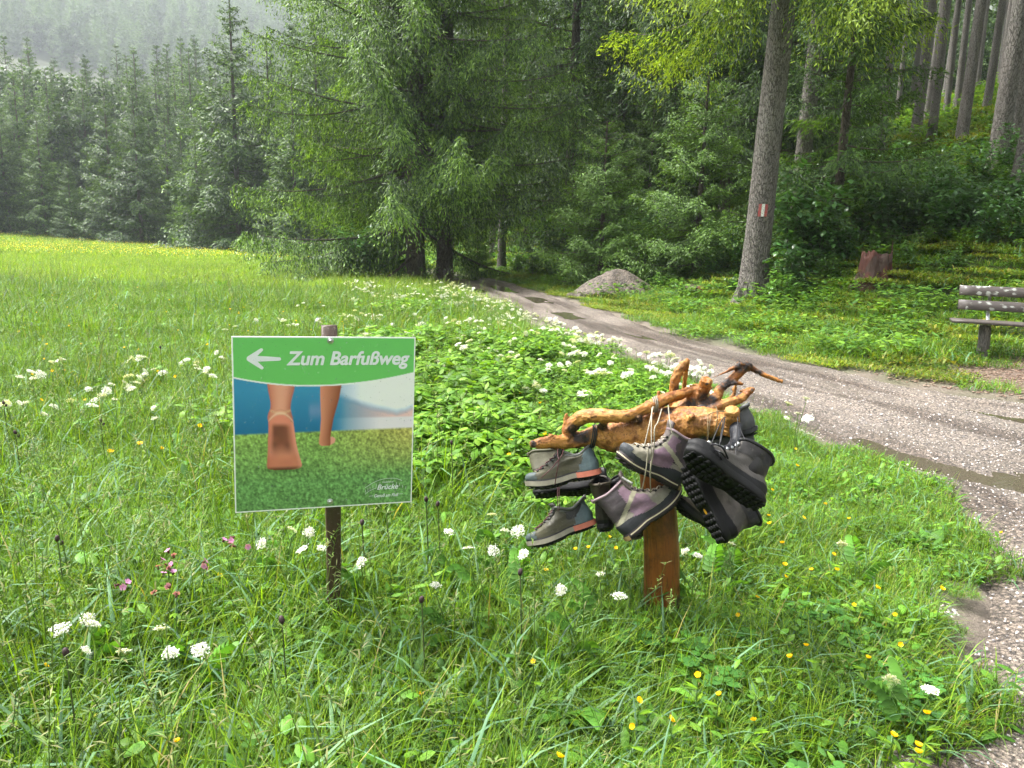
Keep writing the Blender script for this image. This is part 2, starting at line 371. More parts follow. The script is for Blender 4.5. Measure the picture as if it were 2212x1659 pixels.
# ------------------------------------------------------------------ vegetation builders
def ribbons(acc, B, D, S, L, W, bend, prof, col, fold=0.0, coltip=None, twist=None):
    """leaf blades: base B, start direction D, side S (n,3); length L, width W, droop bend (radians in all); prof = width at each joint"""
    B = np.asarray(B, float); n = len(B); k = len(prof); D = norm(np.asarray(D, float)); S = norm(S - D*np.sum(S*D, -1, keepdims=True))
    L = np.broadcast_to(L, (n,)); W = np.broadcast_to(W, (n,)); bend = np.broadcast_to(bend, (n,))
    hz = D*np.array([1, 1, 0]); hl = np.linalg.norm(hz, axis=1, keepdims=True)
    hz = np.where(hl > 1e-3, hz/np.maximum(hl, 1e-3), np.cross(S, [0, 0, 1.])); e0 = np.arctan2(D[:, 2], hl[:, 0])
    p = B.copy(); P = [p]; Ns = []
    for j in range(1, k):
        e = e0 - bend*(j/(k-1))**1.3
        d = hz*np.cos(e)[:, None]; d[:, 2] = np.sin(e)
        p = p + d*(L/(k-1))[:, None]; P.append(p)
    P = np.stack(P, 1)                                    # n,k,3
    T = norm(np.gradient(P, axis=1)); N = norm(np.cross(S[:, None], T))
    w = (W[:, None]*np.asarray(prof)[None])[..., None]*.5
    Sd = np.broadcast_to(S[:, None], P.shape)
    col = np.broadcast_to(np.asarray(col, float), (n, 3))
    c = np.repeat(col[:, None], k, 1)
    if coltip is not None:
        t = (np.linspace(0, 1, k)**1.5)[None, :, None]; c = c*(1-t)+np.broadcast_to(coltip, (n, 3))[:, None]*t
    if fold:
        V = np.stack([P-Sd*w+N*w*fold, P, P+Sd*w+N*w*fold], 2); m = 3
    else: V = np.stack([P-Sd*w, P+Sd*w], 2); m = 2
    c = np.repeat(c[:, :, None], m, 2)
    base = (np.arange(n)*k*m)[:, None, None]; j = (np.arange(k-1)*m)[None, :, None]; q = np.arange(m-1)[None, None]
    F = np.stack([base+j+q, base+j+q+1, base+j+m+q+1, base+j+m+q], -1).reshape(-1, 4)
    acc.add(V.reshape(-1, 3), F, c.reshape(-1, 3))
def rand_dir(g, n, e_lo, e_hi):
    a = g.random(n)*2*np.pi; e = np.radians(g.uniform(e_lo, e_hi, n))
    return np.stack([np.cos(a)*np.cos(e), np.sin(a)*np.cos(e), np.sin(e)], -1), np.stack([-np.sin(a), np.cos(a), np.zeros(n)], -1)
GR = [np.array(c) for c in ((.098, .205, .010), (.138, .258, .014), (.066, .158, .012), (.172, .275, .022), (.105, .205, .035))]
def pick(g, cols, n, v=.18):
    c = np.array(cols)[g.integers(0, len(cols), n)]; return c*(1+v*g.standard_normal((n, 1))).clip(.5, 1.6)
LEAFP = (.12, .75, 1.0, .8, .05); BLADEP = (.8, 1, .85, .55, .04)
def grass_patch(seed, n, size, h, wid, leafn=0, coarse=False, seedheads=0, dry=0.):
    g = np.random.default_rng(seed); A = Acc()
    def disk(m):
        return np.c_[g.uniform(-.5, .5, (m, 2))*size, np.zeros(m)]
    D, S = rand_dir(g, n, 50, 88); L = h*g.uniform(.45, 1.15, n); 
    cols = pick(g, GR, n); 
    if dry: 
        k = g.random(n) < dry; cols[k] = pick(g, [(.30, .27, .10), (.22, .24, .07)], k.sum())
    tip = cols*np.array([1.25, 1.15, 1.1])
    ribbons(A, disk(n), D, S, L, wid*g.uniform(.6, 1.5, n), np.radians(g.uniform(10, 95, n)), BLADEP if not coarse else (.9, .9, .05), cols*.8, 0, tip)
    # a few broad bluish arching blades
    m = n//22
    D, S = rand_dir(g, m, 60, 85)
    ribbons(A, disk(m), D, S, h*g.uniform(.9, 1.5, m), wid*2.4, np.radians(g.uniform(50, 130, m)), BLADEP, pick(g, [(.10, .20, .10), (.13, .24, .11)], m), .25)
    if leafn:
        m = leafn; D, S = rand_dir(g, m, 0, 60); B = disk(m); B[:, 2] = h*g.uniform(.1, .62, m)
        ribbons(A, B, D, S, g.uniform(.028, .065, m), g.uniform(.014, .032, m), np.radians(g.uniform(10, 70, m)), LEAFP, pick(g, [(.075, .19, .022), (.11, .25, .03), (.06, .145, .03), (.14, .28, .035)], m), .3)
        # low rosette leaves
        m = leafn//5; D, S = rand_dir(g, m, 25, 70)
        ribbons(A, disk(m), D, S, g.uniform(.07, .15, m), g.uniform(.014, .034, m), np.radians(g.uniform(40, 100, m)), LEAFP, pick(g, [(.08, .20, .025), (.10, .24, .03)], m), .3)
    for q in range(seedheads):
        b = disk(1)[0]; hh = h*g.uniform(1.1, 1.7); lean = g.uniform(-.12, .12, 2)
        P = np.array([b+np.array([lean[0]*t*t, lean[1]*t*t, hh*t]) for t in np.linspace(0, 1, 5)])
        tube(A, P, [.0014, .0013, .0011, .0009, .0007], 3, (.13, .2, .05), False)
        m = 16; t = g.uniform(.72, 1, m); B = np.c_[b[0]+lean[0]*t*t, b[1]+lean[1]*t*t, hh*t]
        D, S = rand_dir(g, m, 10, 75)
        ribbons(A, B, D, S, g.uniform(.010, .03, m), .0035, .6, (.5, 1, .1), pick(g, [(.15, .23, .06), (.20, .21, .08), (.13, .20, .06)], m))
    return A
def elder_patch(seed, n, size, h):
    """ground-elder-like compound leaves on thin stalks"""
    g = np.random.default_rng(seed); A = Acc()
    B0 = np.c_[g.uniform(-.5, .5, (n, 2))*size, np.zeros(n)]; hh = h*g.uniform(.5, 1.1, n)
    lean = g.uniform(-.1, .1, (n, 2))
    top = B0+np.c_[lean, hh]
    D = norm(top-B0); S = norm(np.cross(D, rng.standard_normal((n, 3))))
    ribbons(A, B0, D, S, hh, .003, .05, (1, 1, .8), (.10, .18, .04))
    for k in range(7):
        a = g.random(n)*.5+k*2*np.pi/7; e = np.radians(g.uniform(-15, 40, n))
        D = np.stack([np.cos(a)*np.cos(e), np.sin(a)*np.cos(e), np.sin(e)], -1); S = np.stack([-np.sin(a), np.cos(a), .3*g.standard_normal(n)], -1)
        ribbons(A, top+D*.012, D, S, g.uniform(.035, .065, n), g.uniform(.018, .032, n), np.radians(g.uniform(10, 60, n)), LEAFP, pick(g, [(.09, .205, .018), (.13, .265, .024), (.07, .165, .018), (.165, .30, .03)], n, .2), .25)
    return A
def clover_patch(seed, n, size, h):
    g = np.random.default_rng(seed); A = Acc()
    B0 = np.c_[g.uniform(-.5, .5, (n, 2))*size, np.zeros(n)]; hh = h*g.uniform(.4, 1.1, n); top = B0+np.c_[g.uniform(-.04, .04, (n, 2)), hh]
    D = norm(top-B0); S = norm(np.cross(D, rng.standard_normal((n, 3))))
    ribbons(A, B0, D, S, hh, .0025, .05, (1, 1, .8), (.10, .2, .04))
    a0 = g.random(n)*6.28; sz = g.uniform(.022, .036, n); cl = pick(g, [(.07, .20, .035), (.09, .235, .04), (.06, .17, .035)], n)
    for k in range(3):
        a = a0+k*2*np.pi/3; e = np.radians(g.uniform(0, 25, n))
        D = np.stack([np.cos(a)*np.cos(e), np.sin(a)*np.cos(e), np.sin(e)], -1); S = np.stack([-np.sin(a), np.cos(a), 0*a], -1)
        ribbons(A, top, D, S, sz, sz*1.05, .3, (.1, .8, 1.05, .95, .35), cl, .12)
    return A
def far_patch(seed, n, size, h, wid, flowers=0):
    g = np.random.default_rng(seed); A = Acc()
    B = np.c_[g.uniform(-.5, .5, (n, 2))*size, np.zeros(n)]
    D, S = rand_dir(g, n, 25, 85)
    ribbons(A, B, D, S, h*g.uniform(.5, 1.2, n), wid*g.uniform(.6, 1.6, n), np.radians(g.uniform(10, 60, n)), (1, .8, .1), pick(g, [(.145, .26, .02), (.20, .31, .03), (.12, .23, .02), (.235, .32, .04)], n, .15))
    if flowers:
        B = np.c_[g.uniform(-.5, .5, (flowers, 2))*size, h*g.uniform(.8, 1.2, flowers)]
        D, S = rand_dir(g, flowers, 40, 90)
        ribbons(A, B, D, S, wid*.8, wid*.8, .2, (.6, 1, .6), pick(g, [(.75, .52, .02), (.6, .55, .1), (.55, .6, .2)], flowers))
    return A
# ---- scattering of uncountable ground cover: one object, instances on a vertex cloud
def scatter(name, protos, P, rot, scl, idx, label, cat=None):
    """protos: list of meshes; P points (n,3)"""
    coll = bpy.data.collections.new(name+'_kinds')
    for k, me in enumerate(protos):
        o = bpy.data.objects.new(f'{name}_{chr(97+k)}', me); coll.objects.link(o)
    me = mk_mesh(name, P, [np.zeros((0, 3), int)]) if False else bpy.data.meshes.new(name)
    me.vertices.add(len(P)); me.vertices.foreach_set('co', np.asarray(P, np.float32).ravel())
    for nm, typ, dat in (('rz', 'FLOAT', rot), ('sc', 'FLOAT', scl), ('ix', 'INT', idx)):
        a = me.attributes.new(nm, typ, 'POINT'); a.data.foreach_set('value', np.asarray(dat, np.int32 if typ == 'INT' else np.float32))
    me.update()
    o = obj(name, me)
    nt = bpy.data.node_groups.new(name, 'GeometryNodeTree')
    nt.interface.new_socket('Geometry', in_out='INPUT', socket_type='NodeSocketGeometry'); nt.interface.new_socket('Geometry', in_out='OUTPUT', socket_type='NodeSocketGeometry')
    gi = nt.nodes.new('NodeGroupInput'); go = nt.nodes.new('NodeGroupOutput')
    ci = nt.nodes.new('GeometryNodeCollectionInfo'); ci.inputs['Collection'].default_value = coll; ci.inputs['Separate Children'].default_value = True
    ip = nt.nodes.new('GeometryNodeInstanceOnPoints'); ip.inputs['Pick Instance'].default_value = True
    def attr(nm, t):
        n = nt.nodes.new('GeometryNodeInputNamedAttribute'); n.data_type = t; n.inputs[0].default_value = nm; return n.outputs[0]
    cx = nt.nodes.new('ShaderNodeCombineXYZ'); nt.links.new(attr('rz', 'FLOAT'), cx.inputs[2])
    e2r = nt.nodes.new('FunctionNodeEulerToRotation'); nt.links.new(cx.outputs[0], e2r.inputs[0])
    nt.links.new(gi.outputs[0], ip.inputs['Points']); nt.links.new(ci.outputs[0], ip.inputs['Instance'])
    nt.links.new(attr('ix', 'INT'), ip.inputs['Instance Index']); nt.links.new(e2r.outputs[0], ip.inputs['Rotation']); nt.links.new(attr('sc', 'FLOAT'), ip.inputs['Scale'])
    nt.links.new(ip.outputs[0], go.inputs[0])
    md = o.modifiers.new('scatter', 'NODES'); md.node_group = nt
    tag(o, label, cat, kind='stuff'); return o
def grid_pts(step, x0, x1, y0, y1, g, jit=.9):
    xs = np.arange(x0, x1, step); ys = np.arange(y0, y1, step); X, Y = np.meshgrid(xs, ys)
    X = X.ravel()+step*jit*(g.random(X.size)-.5); Y = Y.ravel()+step*jit*(g.random(Y.size)-.5); return X, Y
def in_view(X, Y, margin=1.2): return np.abs(X) < Y*.72+margin

g = np.random.default_rng(11)
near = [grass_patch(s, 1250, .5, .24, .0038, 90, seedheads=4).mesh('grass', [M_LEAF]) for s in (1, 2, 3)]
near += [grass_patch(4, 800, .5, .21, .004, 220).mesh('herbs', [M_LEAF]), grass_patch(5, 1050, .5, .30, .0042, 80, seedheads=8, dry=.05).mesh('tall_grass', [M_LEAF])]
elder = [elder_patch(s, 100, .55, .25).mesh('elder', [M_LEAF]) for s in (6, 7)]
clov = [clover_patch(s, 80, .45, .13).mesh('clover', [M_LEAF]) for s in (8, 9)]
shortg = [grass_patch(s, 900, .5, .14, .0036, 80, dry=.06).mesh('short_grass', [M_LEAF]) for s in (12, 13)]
kinds = near+elder+clov+shortg            # 0-4 meadow, 5-6 elder, 7-8 clover, 9-10 short
P, RZ, SC, IX = [], [], [], []
def put(X, Y, ix, sc, dz=0):
    P.append(np.c_[X, Y, terrain(X, Y)+dz]); RZ.append(g.random(len(X))*6.28); SC.append(sc); IX.append(ix)
for step, y0, y1, sc0 in ((.27, .9, 5.0, 1.0), (.36, 5.0, 9.5, 1.05), (.5, 9.5, 17, 1.25)):
    X, Y = grid_pts(step, -14, 8, y0, y1, g)
    s = s_left(X, Y); k = (s < -.10) & in_view(X, Y); X, Y, s = X[k], Y[k], s[k]
    edge_ = sm(-1.5, -.15, s); rightside = sm(.6, 1.6, X)*sm(7, 4, Y)
    ix = g.integers(0, 5, len(X))
    eld = (np.exp(-((X+.1)/1.3)**2-((Y-6.6)/3.)**2)*sm(3.6, 5., Y)*.8 > g.random(len(X))) & (s < -.4); ix = np.where(eld, g.integers(5, 7, len(X)), ix)
    cl = (g.random(len(X)) < .30*sm(3.6, 2.2, Y)*sm(.1, .8, X)); ix = np.where(cl, g.integers(7, 9, len(X)), ix)
    sh = g.random(len(X)) < np.maximum(edge_*.9, rightside*.55); ix = np.where(sh & ~cl, g.integers(9, 11, len(X)), ix)
    lush = sm(.1, -.3, X)*(1-np.exp(-((X+.62)/.28)**2-((Y-2.25)/.5)**2))*(1-np.exp(-((X-.6)/.35)**2-((Y-2.4)/.5)**2)); scl = sc0*g.uniform(.8, 1.2, len(X))*(1-.25*edge_)*(1-.12*rightside)*(1+.38*lush)
    put(X, Y, ix, scl)
    if step < .4:                       # stray tufts out on the gravel
        xe, ye = grid_pts(.16, 0, 5, y0, y1, g); se = s_left(xe, ye); k3 = (se > -.15) & (se < .45) & (g.random(len(xe)) < .22*(1-se/.45)) & (n2(xe, ye, .5, 3.) > .42); put(xe[k3], ye[k3], g.integers(9, 11, k3.sum()), g.uniform(.22, .5, k3.sum()), .05)
    if step < .3:                       # a low second layer so soil never shows bare
        k2 = g.random(len(X)) < .6; put(X[k2]+.1, Y[k2]+.05, g.integers(9, 11, k2.sum()), g.uniform(.8, 1.2, k2.sum()))
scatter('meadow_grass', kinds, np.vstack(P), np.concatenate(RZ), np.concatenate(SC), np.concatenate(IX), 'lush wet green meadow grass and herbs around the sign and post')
# middle and far meadow
farp = [far_patch(s, 1100, 1.6, .24, .014, 7).mesh('mid_grass', [M_LEAF]) for s in (21, 22, 23)]
farq = [far_patch(s, 900, 4.0, .34, .05, 26).mesh('far_grass', [M_LEAF]) for s in (24, 25, 26)]
P, RZ, SC, IX = [], [], [], []
X, Y = grid_pts(.85, -34, 6, 15, 40, g); s = s_left(X, Y); k = (s < -.55) & in_view(X, Y, 2); X, Y = X[k], Y[k]
put(X, Y, g.integers(0, 3, len(X)), g.uniform(.85, 1.15, len(X)))
X, Y = grid_pts(2.1, -85, 0, 39, 100, g); s = s_left(X, Y); k = (s < -1.6) & in_view(X, Y, 5) & (np.hypot(X, Y) < 97); X, Y = X[k], Y[k]
put(X, Y, g.integers(3, 6, len(X)), g.uniform(.9, 1.1, len(X)))
scatter('far_meadow_grass', farp+farq, np.vstack(P), np.concatenate(RZ), np.concatenate(SC), np.concatenate(IX), 'yellow-green open meadow reaching back to the far tree line')
# ------------------------------------------------------------------ trees
ND = [(.044, .088, .026), (.056, .108, .030), (.034, .070, .024), (.070, .125, .034)]
NL = [(.098, .19, .036), (.125, .225, .040), (.082, .162, .034)]
def spruce_parts(seed, H, Rm, zb, r0, per_m=5.5, ds=.13, sl=.15, sw=.05, tip=.10, fresh=(.13, .23, .045), hang=55, detail_top=None, cols=ND, power=.75, dead=0, lean=(0, 0), dens_in=.15, twl=.42, whorl=0):
    """returns (trunk Acc, branches Acc, crown Acc). zb: crown base height or function of azimuth"""
    g = np.random.default_rng(seed); T, W, A = Acc(), Acc(), Acc()
    zs = np.concatenate([[-.25, 0, .15, .4, .8], np.linspace(1.4, H*.97, 14)])
    flare = 1+.55*np.exp(-np.maximum(zs, 0)/.35)
    R = r0*flare*(1-np.clip(zs, 0, H)/H)**.85+.015
    n = 20; ang = np.linspace(0, 2*np.pi, n, endpoint=False)
    ctr = np.c_[lean[0]*zs, lean[1]*zs, zs]
    lob = 1+.10*np.cos(5*ang+seed)[None]*np.exp(-np.maximum(zs, 0)/.4)[:, None]+.03*g.standard_normal((len(zs), n))
    V = ctr[:, None]+np.stack([np.cos(ang)[None]*R[:, None]*lob, np.sin(ang)[None]*R[:, None]*lob, np.zeros((len(zs), n))], -1)
    i = np.arange(len(zs)-1)[:, None]*n; j = np.arange(n)[None]; k = (j+1) % n
    T.add(V.reshape(-1, 3), np.stack([i+j, i+k, i+n+k, i+n+j], -1).reshape(-1, 4))
    zmin = zb if np.isscalar(zb) else 0.2
    nb = int((H-zmin)*per_m)
    hz = zmin+(H*.985-zmin)*np.sort(g.random(nb))
    if whorl: hz = np.sort(np.clip(zmin+np.round((hz-zmin)/whorl)*whorl+g.normal(0, whorl*.12, nb), zmin, H*.985))
    az = (np.arange(nb)*2.39996+g.uniform(-.5, .5, nb)) % (2*np.pi)
    for z, a in zip(hz, az):
        zb_ = zb if np.isscalar(zb) else zb(a)
        top = detail_top is not None and z > detail_top
        if z < zb_:
            if z < dead and g.random() < .6:          # bare dead twig
                L = g.uniform(.4, 1.6); e = g.uniform(-.5, .0); d = np.array([math.cos(a)*math.cos(e), math.sin(a)*math.cos(e), math.sin(e)])
                c0 = np.array([lean[0]*z, lean[1]*z, z]); pts = [c0+d*L*t+np.array([0, 0, -.25*L*t*t]) for t in (0, .4, .7, 1)]
                tube(W, pts, [.012, .009, .006, .003], 4, None, False)
            continue
        fr = (H-z)/(H-zmin)
        L = Rm*min(fr**power, 1)*g.uniform(.72, 1.12)+.25
        if top and g.random() < .45: continue
        e0 = math.radians(g.uniform(-20, 4)+ (1-fr)*40)
        sag = L*g.uniform(.03, .09)*fr
        h = np.array([math.cos(a), math.sin(a), 0]); side = np.array([-math.sin(a), math.cos(a), 0])
        m = max(6, int(L/.35)); t = np.linspace(0, 1, m)
        wob = side*(g.standard_normal()*.08*L)
        c0 = np.array([lean[0]*z, lean[1]*z, z])
        P = c0+np.outer(t*L*math.cos(e0), h)+np.outer(t**2, wob); P[:, 2] += t*L*math.sin(e0)-sag*4*(t*(1-t))*1.0-sag*t+sag*1.5*t**3
        tube(W, P, np.maximum(.008+.008*L*(1-t)**1.2, .003)*(.7 if L < 2 else 1), 5 if not top else 3, None, False)
        f = 2.2 if top else 1.
        q = max(5, int(L*(1-dens_in)/(ds*f))); tt = dens_in+(1-dens_in)*(np.arange(q)+g.random(q))/q; tt = np.minimum(tt, 1)
        Bp = np.stack([np.interp(tt, t, P[:, d]) for d in range(3)], -1)
        fw = norm(np.gradient(P, axis=0)); Fw = np.stack([np.interp(tt, t, fw[:, d]) for d in range(3)], -1)
        for sgn in (-1, 1, 0):
            tl = (twl*L*(.25+.75*np.sin(np.pi*np.clip(tt*.9+.05, 0, 1))**.8)*g.uniform(.5, 1.1, q)).clip(.18, 1.3)
            if sgn == 0: tl = tl*.6
            dr = np.radians(g.uniform(hang*.35, hang*1.15, q))
            D = norm(Fw*g.uniform(.35, .8, (q, 1))+side*sgn*.9)*np.cos(dr)[:, None]; D[:, 2] -= np.sin(dr)
            ns = max(2, int(round(np.mean(tl)/(sl*f*.62)))); u = (np.arange(ns)+.5)/ns
            pts = Bp[:, None]+D[:, None]*(tl[:, None]*u)[..., None]; pts[..., 2] -= (.25*tl[:, None]*u**2)
            pts = pts+g.standard_normal(pts.shape)*.03
            dd = np.repeat(D[:, None], ns, 1)+g.standard_normal(pts.shape)*.45; dd[..., 2] -= .25
            pts = pts.reshape(-1, 3); dd = norm(dd.reshape(-1, 3)); N_ = len(pts)
            sd = norm(np.cross(dd, np.array([0, 0, 1.])+h+.5*g.standard_normal((N_, 3))))
            tp_ = .5+.5*min(1, fr*2.2); ln = sl*f*tp_*g.uniform(.7, 1.35, N_)[:, None]; wd = sw*f*tp_*g.uniform(.7, 1.4, N_)[:, None]
            V = np.stack([pts-dd*ln*.5, pts+sd*wd*.5-dd*ln*.05, pts+dd*ln*.5, pts-sd*wd*.5-dd*ln*.05], 1).reshape(-1, 3)
            c = pick(g, cols, N_, .2)
            uu = np.tile(u, q); pt = np.repeat(tt, ns)
            isf = g.random(N_) < tip*(.35+1.3*uu)*(.5+.9*pt)
            c[isf] = pick(g, [fresh, tuple(.8*x for x in fresh)], int(isf.sum()), .15)
            F = (np.arange(N_)*4)[:, None]+np.arange(4)[None]
            A.add(V, F, np.repeat(c, 4, 0))
    return T, W, A
def tree_thing(name, parts, loc, label, group=None, rz=0, scale=1, cat='tree', bark=M_BARK, leaf=M_NEEDLE, names=('trunk', 'branches', 'crown')):
    r = empty(name, loc, rz); r.scale = (scale,)*3; tag(r, label, cat, group)
    for nm, a, mt, smo in zip(names, parts, (bark, bark, leaf), (True, True, False)):
        if a is None: continue
        me = a if isinstance(a, bpy.types.Mesh) else (a.mesh(nm, [mt], smo) if a.n else None)
        if me:
            o = obj(nm, me, r)
            if nm in ('branches', 'stems'): o['kind'] = 'stuff'
    return r
def copy_thing(src, loc, rz, scale, label=None, group=None, only=None):
    r = src.copy(); COL.objects.link(r); r.location = loc; r.rotation_euler = (0, 0, rz); r.scale = scale if hasattr(scale, '__len__') else (scale,)*3
    if label: r['label'] = label
    if group: r['group'] = group
    for ch in src.children:
        if only and ch.name.split('.')[0] not in only: continue
        c = ch.copy(); COL.objects.link(c); c.parent = r
        for gch in ch.children:
            q = gch.copy(); COL.objects.link(q); q.parent = c
    return r
def gpos(px, Y, dz=-.05):
    """ground position below image column px at forward distance Y"""
    z = 0.
    for _ in range(6):
        # column direction depends on height because of the camera roll
        lo = CAM[2]-z
        x = 0.
        d = CF+(px-1106)/FPX*CR; 
        # solve for point with y=Y, z=z on the pixel column
        # p = t*(CF + a*CR + b*CU); unknown t,b
        a_ = (px-1106)/FPX
        M = np.array([[CF[1]+a_*CR[1], CU[1]], [CF[2]+a_*CR[2], CU[2]]])
        tt, bb = np.linalg.solve(M, [Y, z-EYE]); x = tt*(CF[0]+a_*CR[0])+bb*CU[0]
        z = tz(x, Y)
    return (x, Y, z+dz)

# the two big spruces by the track
def zb_left(a):                     # low skirts on the meadow side, bare bole towards the camera and the track
    ca, sa = math.cos(a), math.sin(a)
    return .3 if ca < -.3 else (2.2 if sa < .4 else 1.6)
p = spruce_parts(101, 30, 5.8, zb_left, .30, per_m=8, ds=.058, sl=.135, sw=.032, tip=.30, fresh=(.19, .32, .06), hang=70, whorl=.85, twl=.28, cols=ND+NL[:2], detail_top=11, dead=4.5, dens_in=.12)
tree_thing('spruce_tree', p, gpos(897, 26.0), 'big spruce with low drooping boughs sweeping down to the meadow', bark=M_BARKD)
p = spruce_parts(102, 29, 4.6, lambda a: 3.0 if math.sin(a) < 0 else 2.2, .25, per_m=8, ds=.06, sl=.135, sw=.032, tip=.28, fresh=(.19, .32, .06), hang=70, whorl=.85, twl=.28, cols=ND+NL[:2], detail_top=11, dead=4.0)
tree_thing('spruce_tree', p, gpos(960, 26.6), 'big spruce twin standing right at the edge of the gravel track', bark=M_BARKD)
# marked spruce with fresh pale shoots
p = spruce_parts(103, 27, 4.0, 6.3, .255, per_m=8, ds=.062, sl=.10, sw=.026, tip=.55, whorl=.6, twl=.34, fresh=(.30, .42, .05), hang=58, detail_top=9.5, cols=ND+NL, lean=(.022, .0), dead=4.8)
mt_loc = gpos(1622, 15.8)
marked = tree_thing('spruce_tree', p, mt_loc, 'tall spruce with a red and white painted trail mark on its bark')
# trail mark painted on the trunk: red, white, red upright bars
md, ntm, bm_ = new_mat('trail_paint'); a_ = nd(ntm, 'ShaderNodeAttribute', attribute_name='Col')
ntm.links.new(mixc(ntm, ramp(ntm, noise(ntm, 60, 4, .7, coord(ntm)), [(.46, 0.), (.60, .75)]), a_.outputs[0], (.2, .18, .16)), bm_.inputs['Base Color']); bm_.inputs['Roughness'].default_value = .6
tp = at(1660, 455, 15.6)-np.array(mt_loc); zc = tp[2]; rt = .255*(1-zc/27)**.85+.03
a0 = -2.08
for k, cl in ((-1, (.35, .03, .03)), (0, (.75, .74, .72)), (1, (.35, .03, .03))):
    th = a0+.34+k*.20+np.linspace(-.098, .098, 5); zz = np.linspace(zc-.12, zc+.12, 6)
    rr = rt*1.06+.012
    Vm = np.array([[.022*z+rr*math.cos(t), rr*math.sin(t), z] for z in zz for t in th])
    Fm = np.array([[i*5+j, i*5+j+1, i*5+j+6, i*5+j+5] for i in range(5) for j in range(4)])
    o = obj('trail_mark_bar', mk_mesh('trail_mark_bar', Vm, Fm, np.tile(cl, (len(Vm), 1)), [md], True), marked); o['label'] = 'white painted bar' if k == 0 else 'red painted bar'
# spruces of the forest: shared shapes
def meshes(parts, mats=(M_BARK, M_BARK, M_NEEDLE)):
    return [a.mesh(nm, [m_], s_) if a.n else None for a, nm, m_, s_ in zip(parts, ('trunk', 'branches', 'crown'), mats, (True, True, False))]
full_a = meshes(spruce_parts(111, 24, 3.4, 1.0, .22, per_m=7, ds=.11, sl=.19, sw=.05, tip=.14, detail_top=13, hang=50, whorl=.6), (M_BARKD, M_BARKD, M_NEEDLE))
full_b = meshes(spruce_parts(112, 22, 3.0, 2.2, .20, per_m=7, ds=.11, sl=.19, sw=.05, tip=.18, detail_top=13, hang=50, cols=ND+NL[:1], whorl=.55), (M_BARKD, M_BARKD, M_NEEDLE))
bole_a = meshes(spruce_parts(113, 25, 2.6, 9.0, .19, per_m=5, ds=.2, sl=.26, sw=.09, tip=.05, hang=45, dead=9.0, lean=(.012, 0)))
bole_b = meshes(spruce_parts(114, 24, 2.4, 11.0, .16, per_m=5, ds=.2, sl=.26, sw=.09, tip=.05, hang=45, dead=11.0, lean=(-.008, .01)))
young_a = meshes(spruce_parts(115, 4.2, 1.55, .15, .05, per_m=26, ds=.045, sl=.095, sw=.024, tip=.5, whorl=.22, fresh=(.15, .27, .05), hang=22, cols=NL, power=.85), (M_BARKD, M_BARKD, M_NEEDLE))
young_b = meshes(spruce_parts(116, 6.2, 1.8, .2, .07, per_m=20, ds=.05, sl=.10, sw=.026, tip=.4, whorl=.28, fresh=(.14, .25, .05), hang=26, cols=NL+ND[1:2], power=.85), (M_BARKD, M_BARKD, M_NEEDLE))
dark_m = meshes(spruce_parts(117, 9.5, 2.1, .6, .10, per_m=11, ds=.058, sl=.115, sw=.029, tip=.25, whorl=.4, fresh=(.11, .2, .04), hang=38, cols=ND+NL[:1], detail_top=7.5), (M_BARKD, M_BARKD, M_NEEDLE))
g = np.random.default_rng(5)
protos = {}
def place(kind, me, px, Y, scale=1., label='', group=None, rz=None, name='spruce_tree'):
    loc = gpos(px, Y); rz = g.random()*6.28 if rz is None else rz
    if kind not in protos: protos[kind] = tree_thing(name, me, loc, label, group, rz, 1.); t = protos[kind]; t.scale = scale if hasattr(scale, '__len__') else (scale,)*3; return t
    return copy_thing(protos[kind], loc, rz, scale, label, group)
place('young_a', young_a, 1295, 22.0, 1.12, 'bright green young spruce cone behind the gravel heap')
place('young_b', young_b, 1500, 20.5, 1.0, 'pale green young spruce between gravel heap and marked trunk')
place('young_b', young_b, 1395, 27.5, .95, 'young spruce in half shade further back than its pale neighbours')
place('dark_m', dark_m, 1795, 17.6, 1.0, 'dark young spruce with wide boughs beside the rotten red stump')
place('young_a', young_a, 1030, 29.0, .55, 'knee-high to man-high spruce seedling beside the twin spruces', rz=1)
place('bole_a', bole_a, 1712, 19.2, (1, 1, .95), 'grey bare trunk half hidden behind the trail-marked spruce')
# boles along the far part of the track
for px, Y, sc, lab in ((1083, 31.5, .95, 'straight grey trunk at the outer bend of the track'), (1063, 36.5, .85, 'thin grey trunk just behind the straight trunk at the bend'), (976, 38.5, .8, 'thin trunk in the dark wood behind the twin spruces')):
    place('bole_b', bole_b, px, Y, sc, lab)
# dark forest behind
LF = 'dark tall spruce in the shaded wood behind the young spruces'
for px, Y, k, sc in ((1225, 31, 'a', 1.0), (1140, 39, 'b', 1.05), (1330, 33, 'b', 1.05), (1430, 29, 'a', .95), (1560, 27, 'b', .95), (1050, 47, 'a', 1.1), (1000, 56, 'b', 1.2), (1180, 50, 'a', 1.2), (1290, 44, 'b', 1.15), (1400, 40, 'a', 1.1), (1500, 37, 'b', 1.1), (1620, 35, 'a', 1.1), (1660, 24.5, 'b', .9), (930, 52, 'a', 1.1), (1720, 30, 'a', 1.), (860, 60, 'b', 1.15), (780, 66, 'a', 1.15), (1480, 50, 'a', 1.2), (1350, 56, 'b', 1.2)):
    place('full_'+k, full_a if k == 'a' else full_b, px, Y, sc, LF, 'dark spruces of the shaded wood')
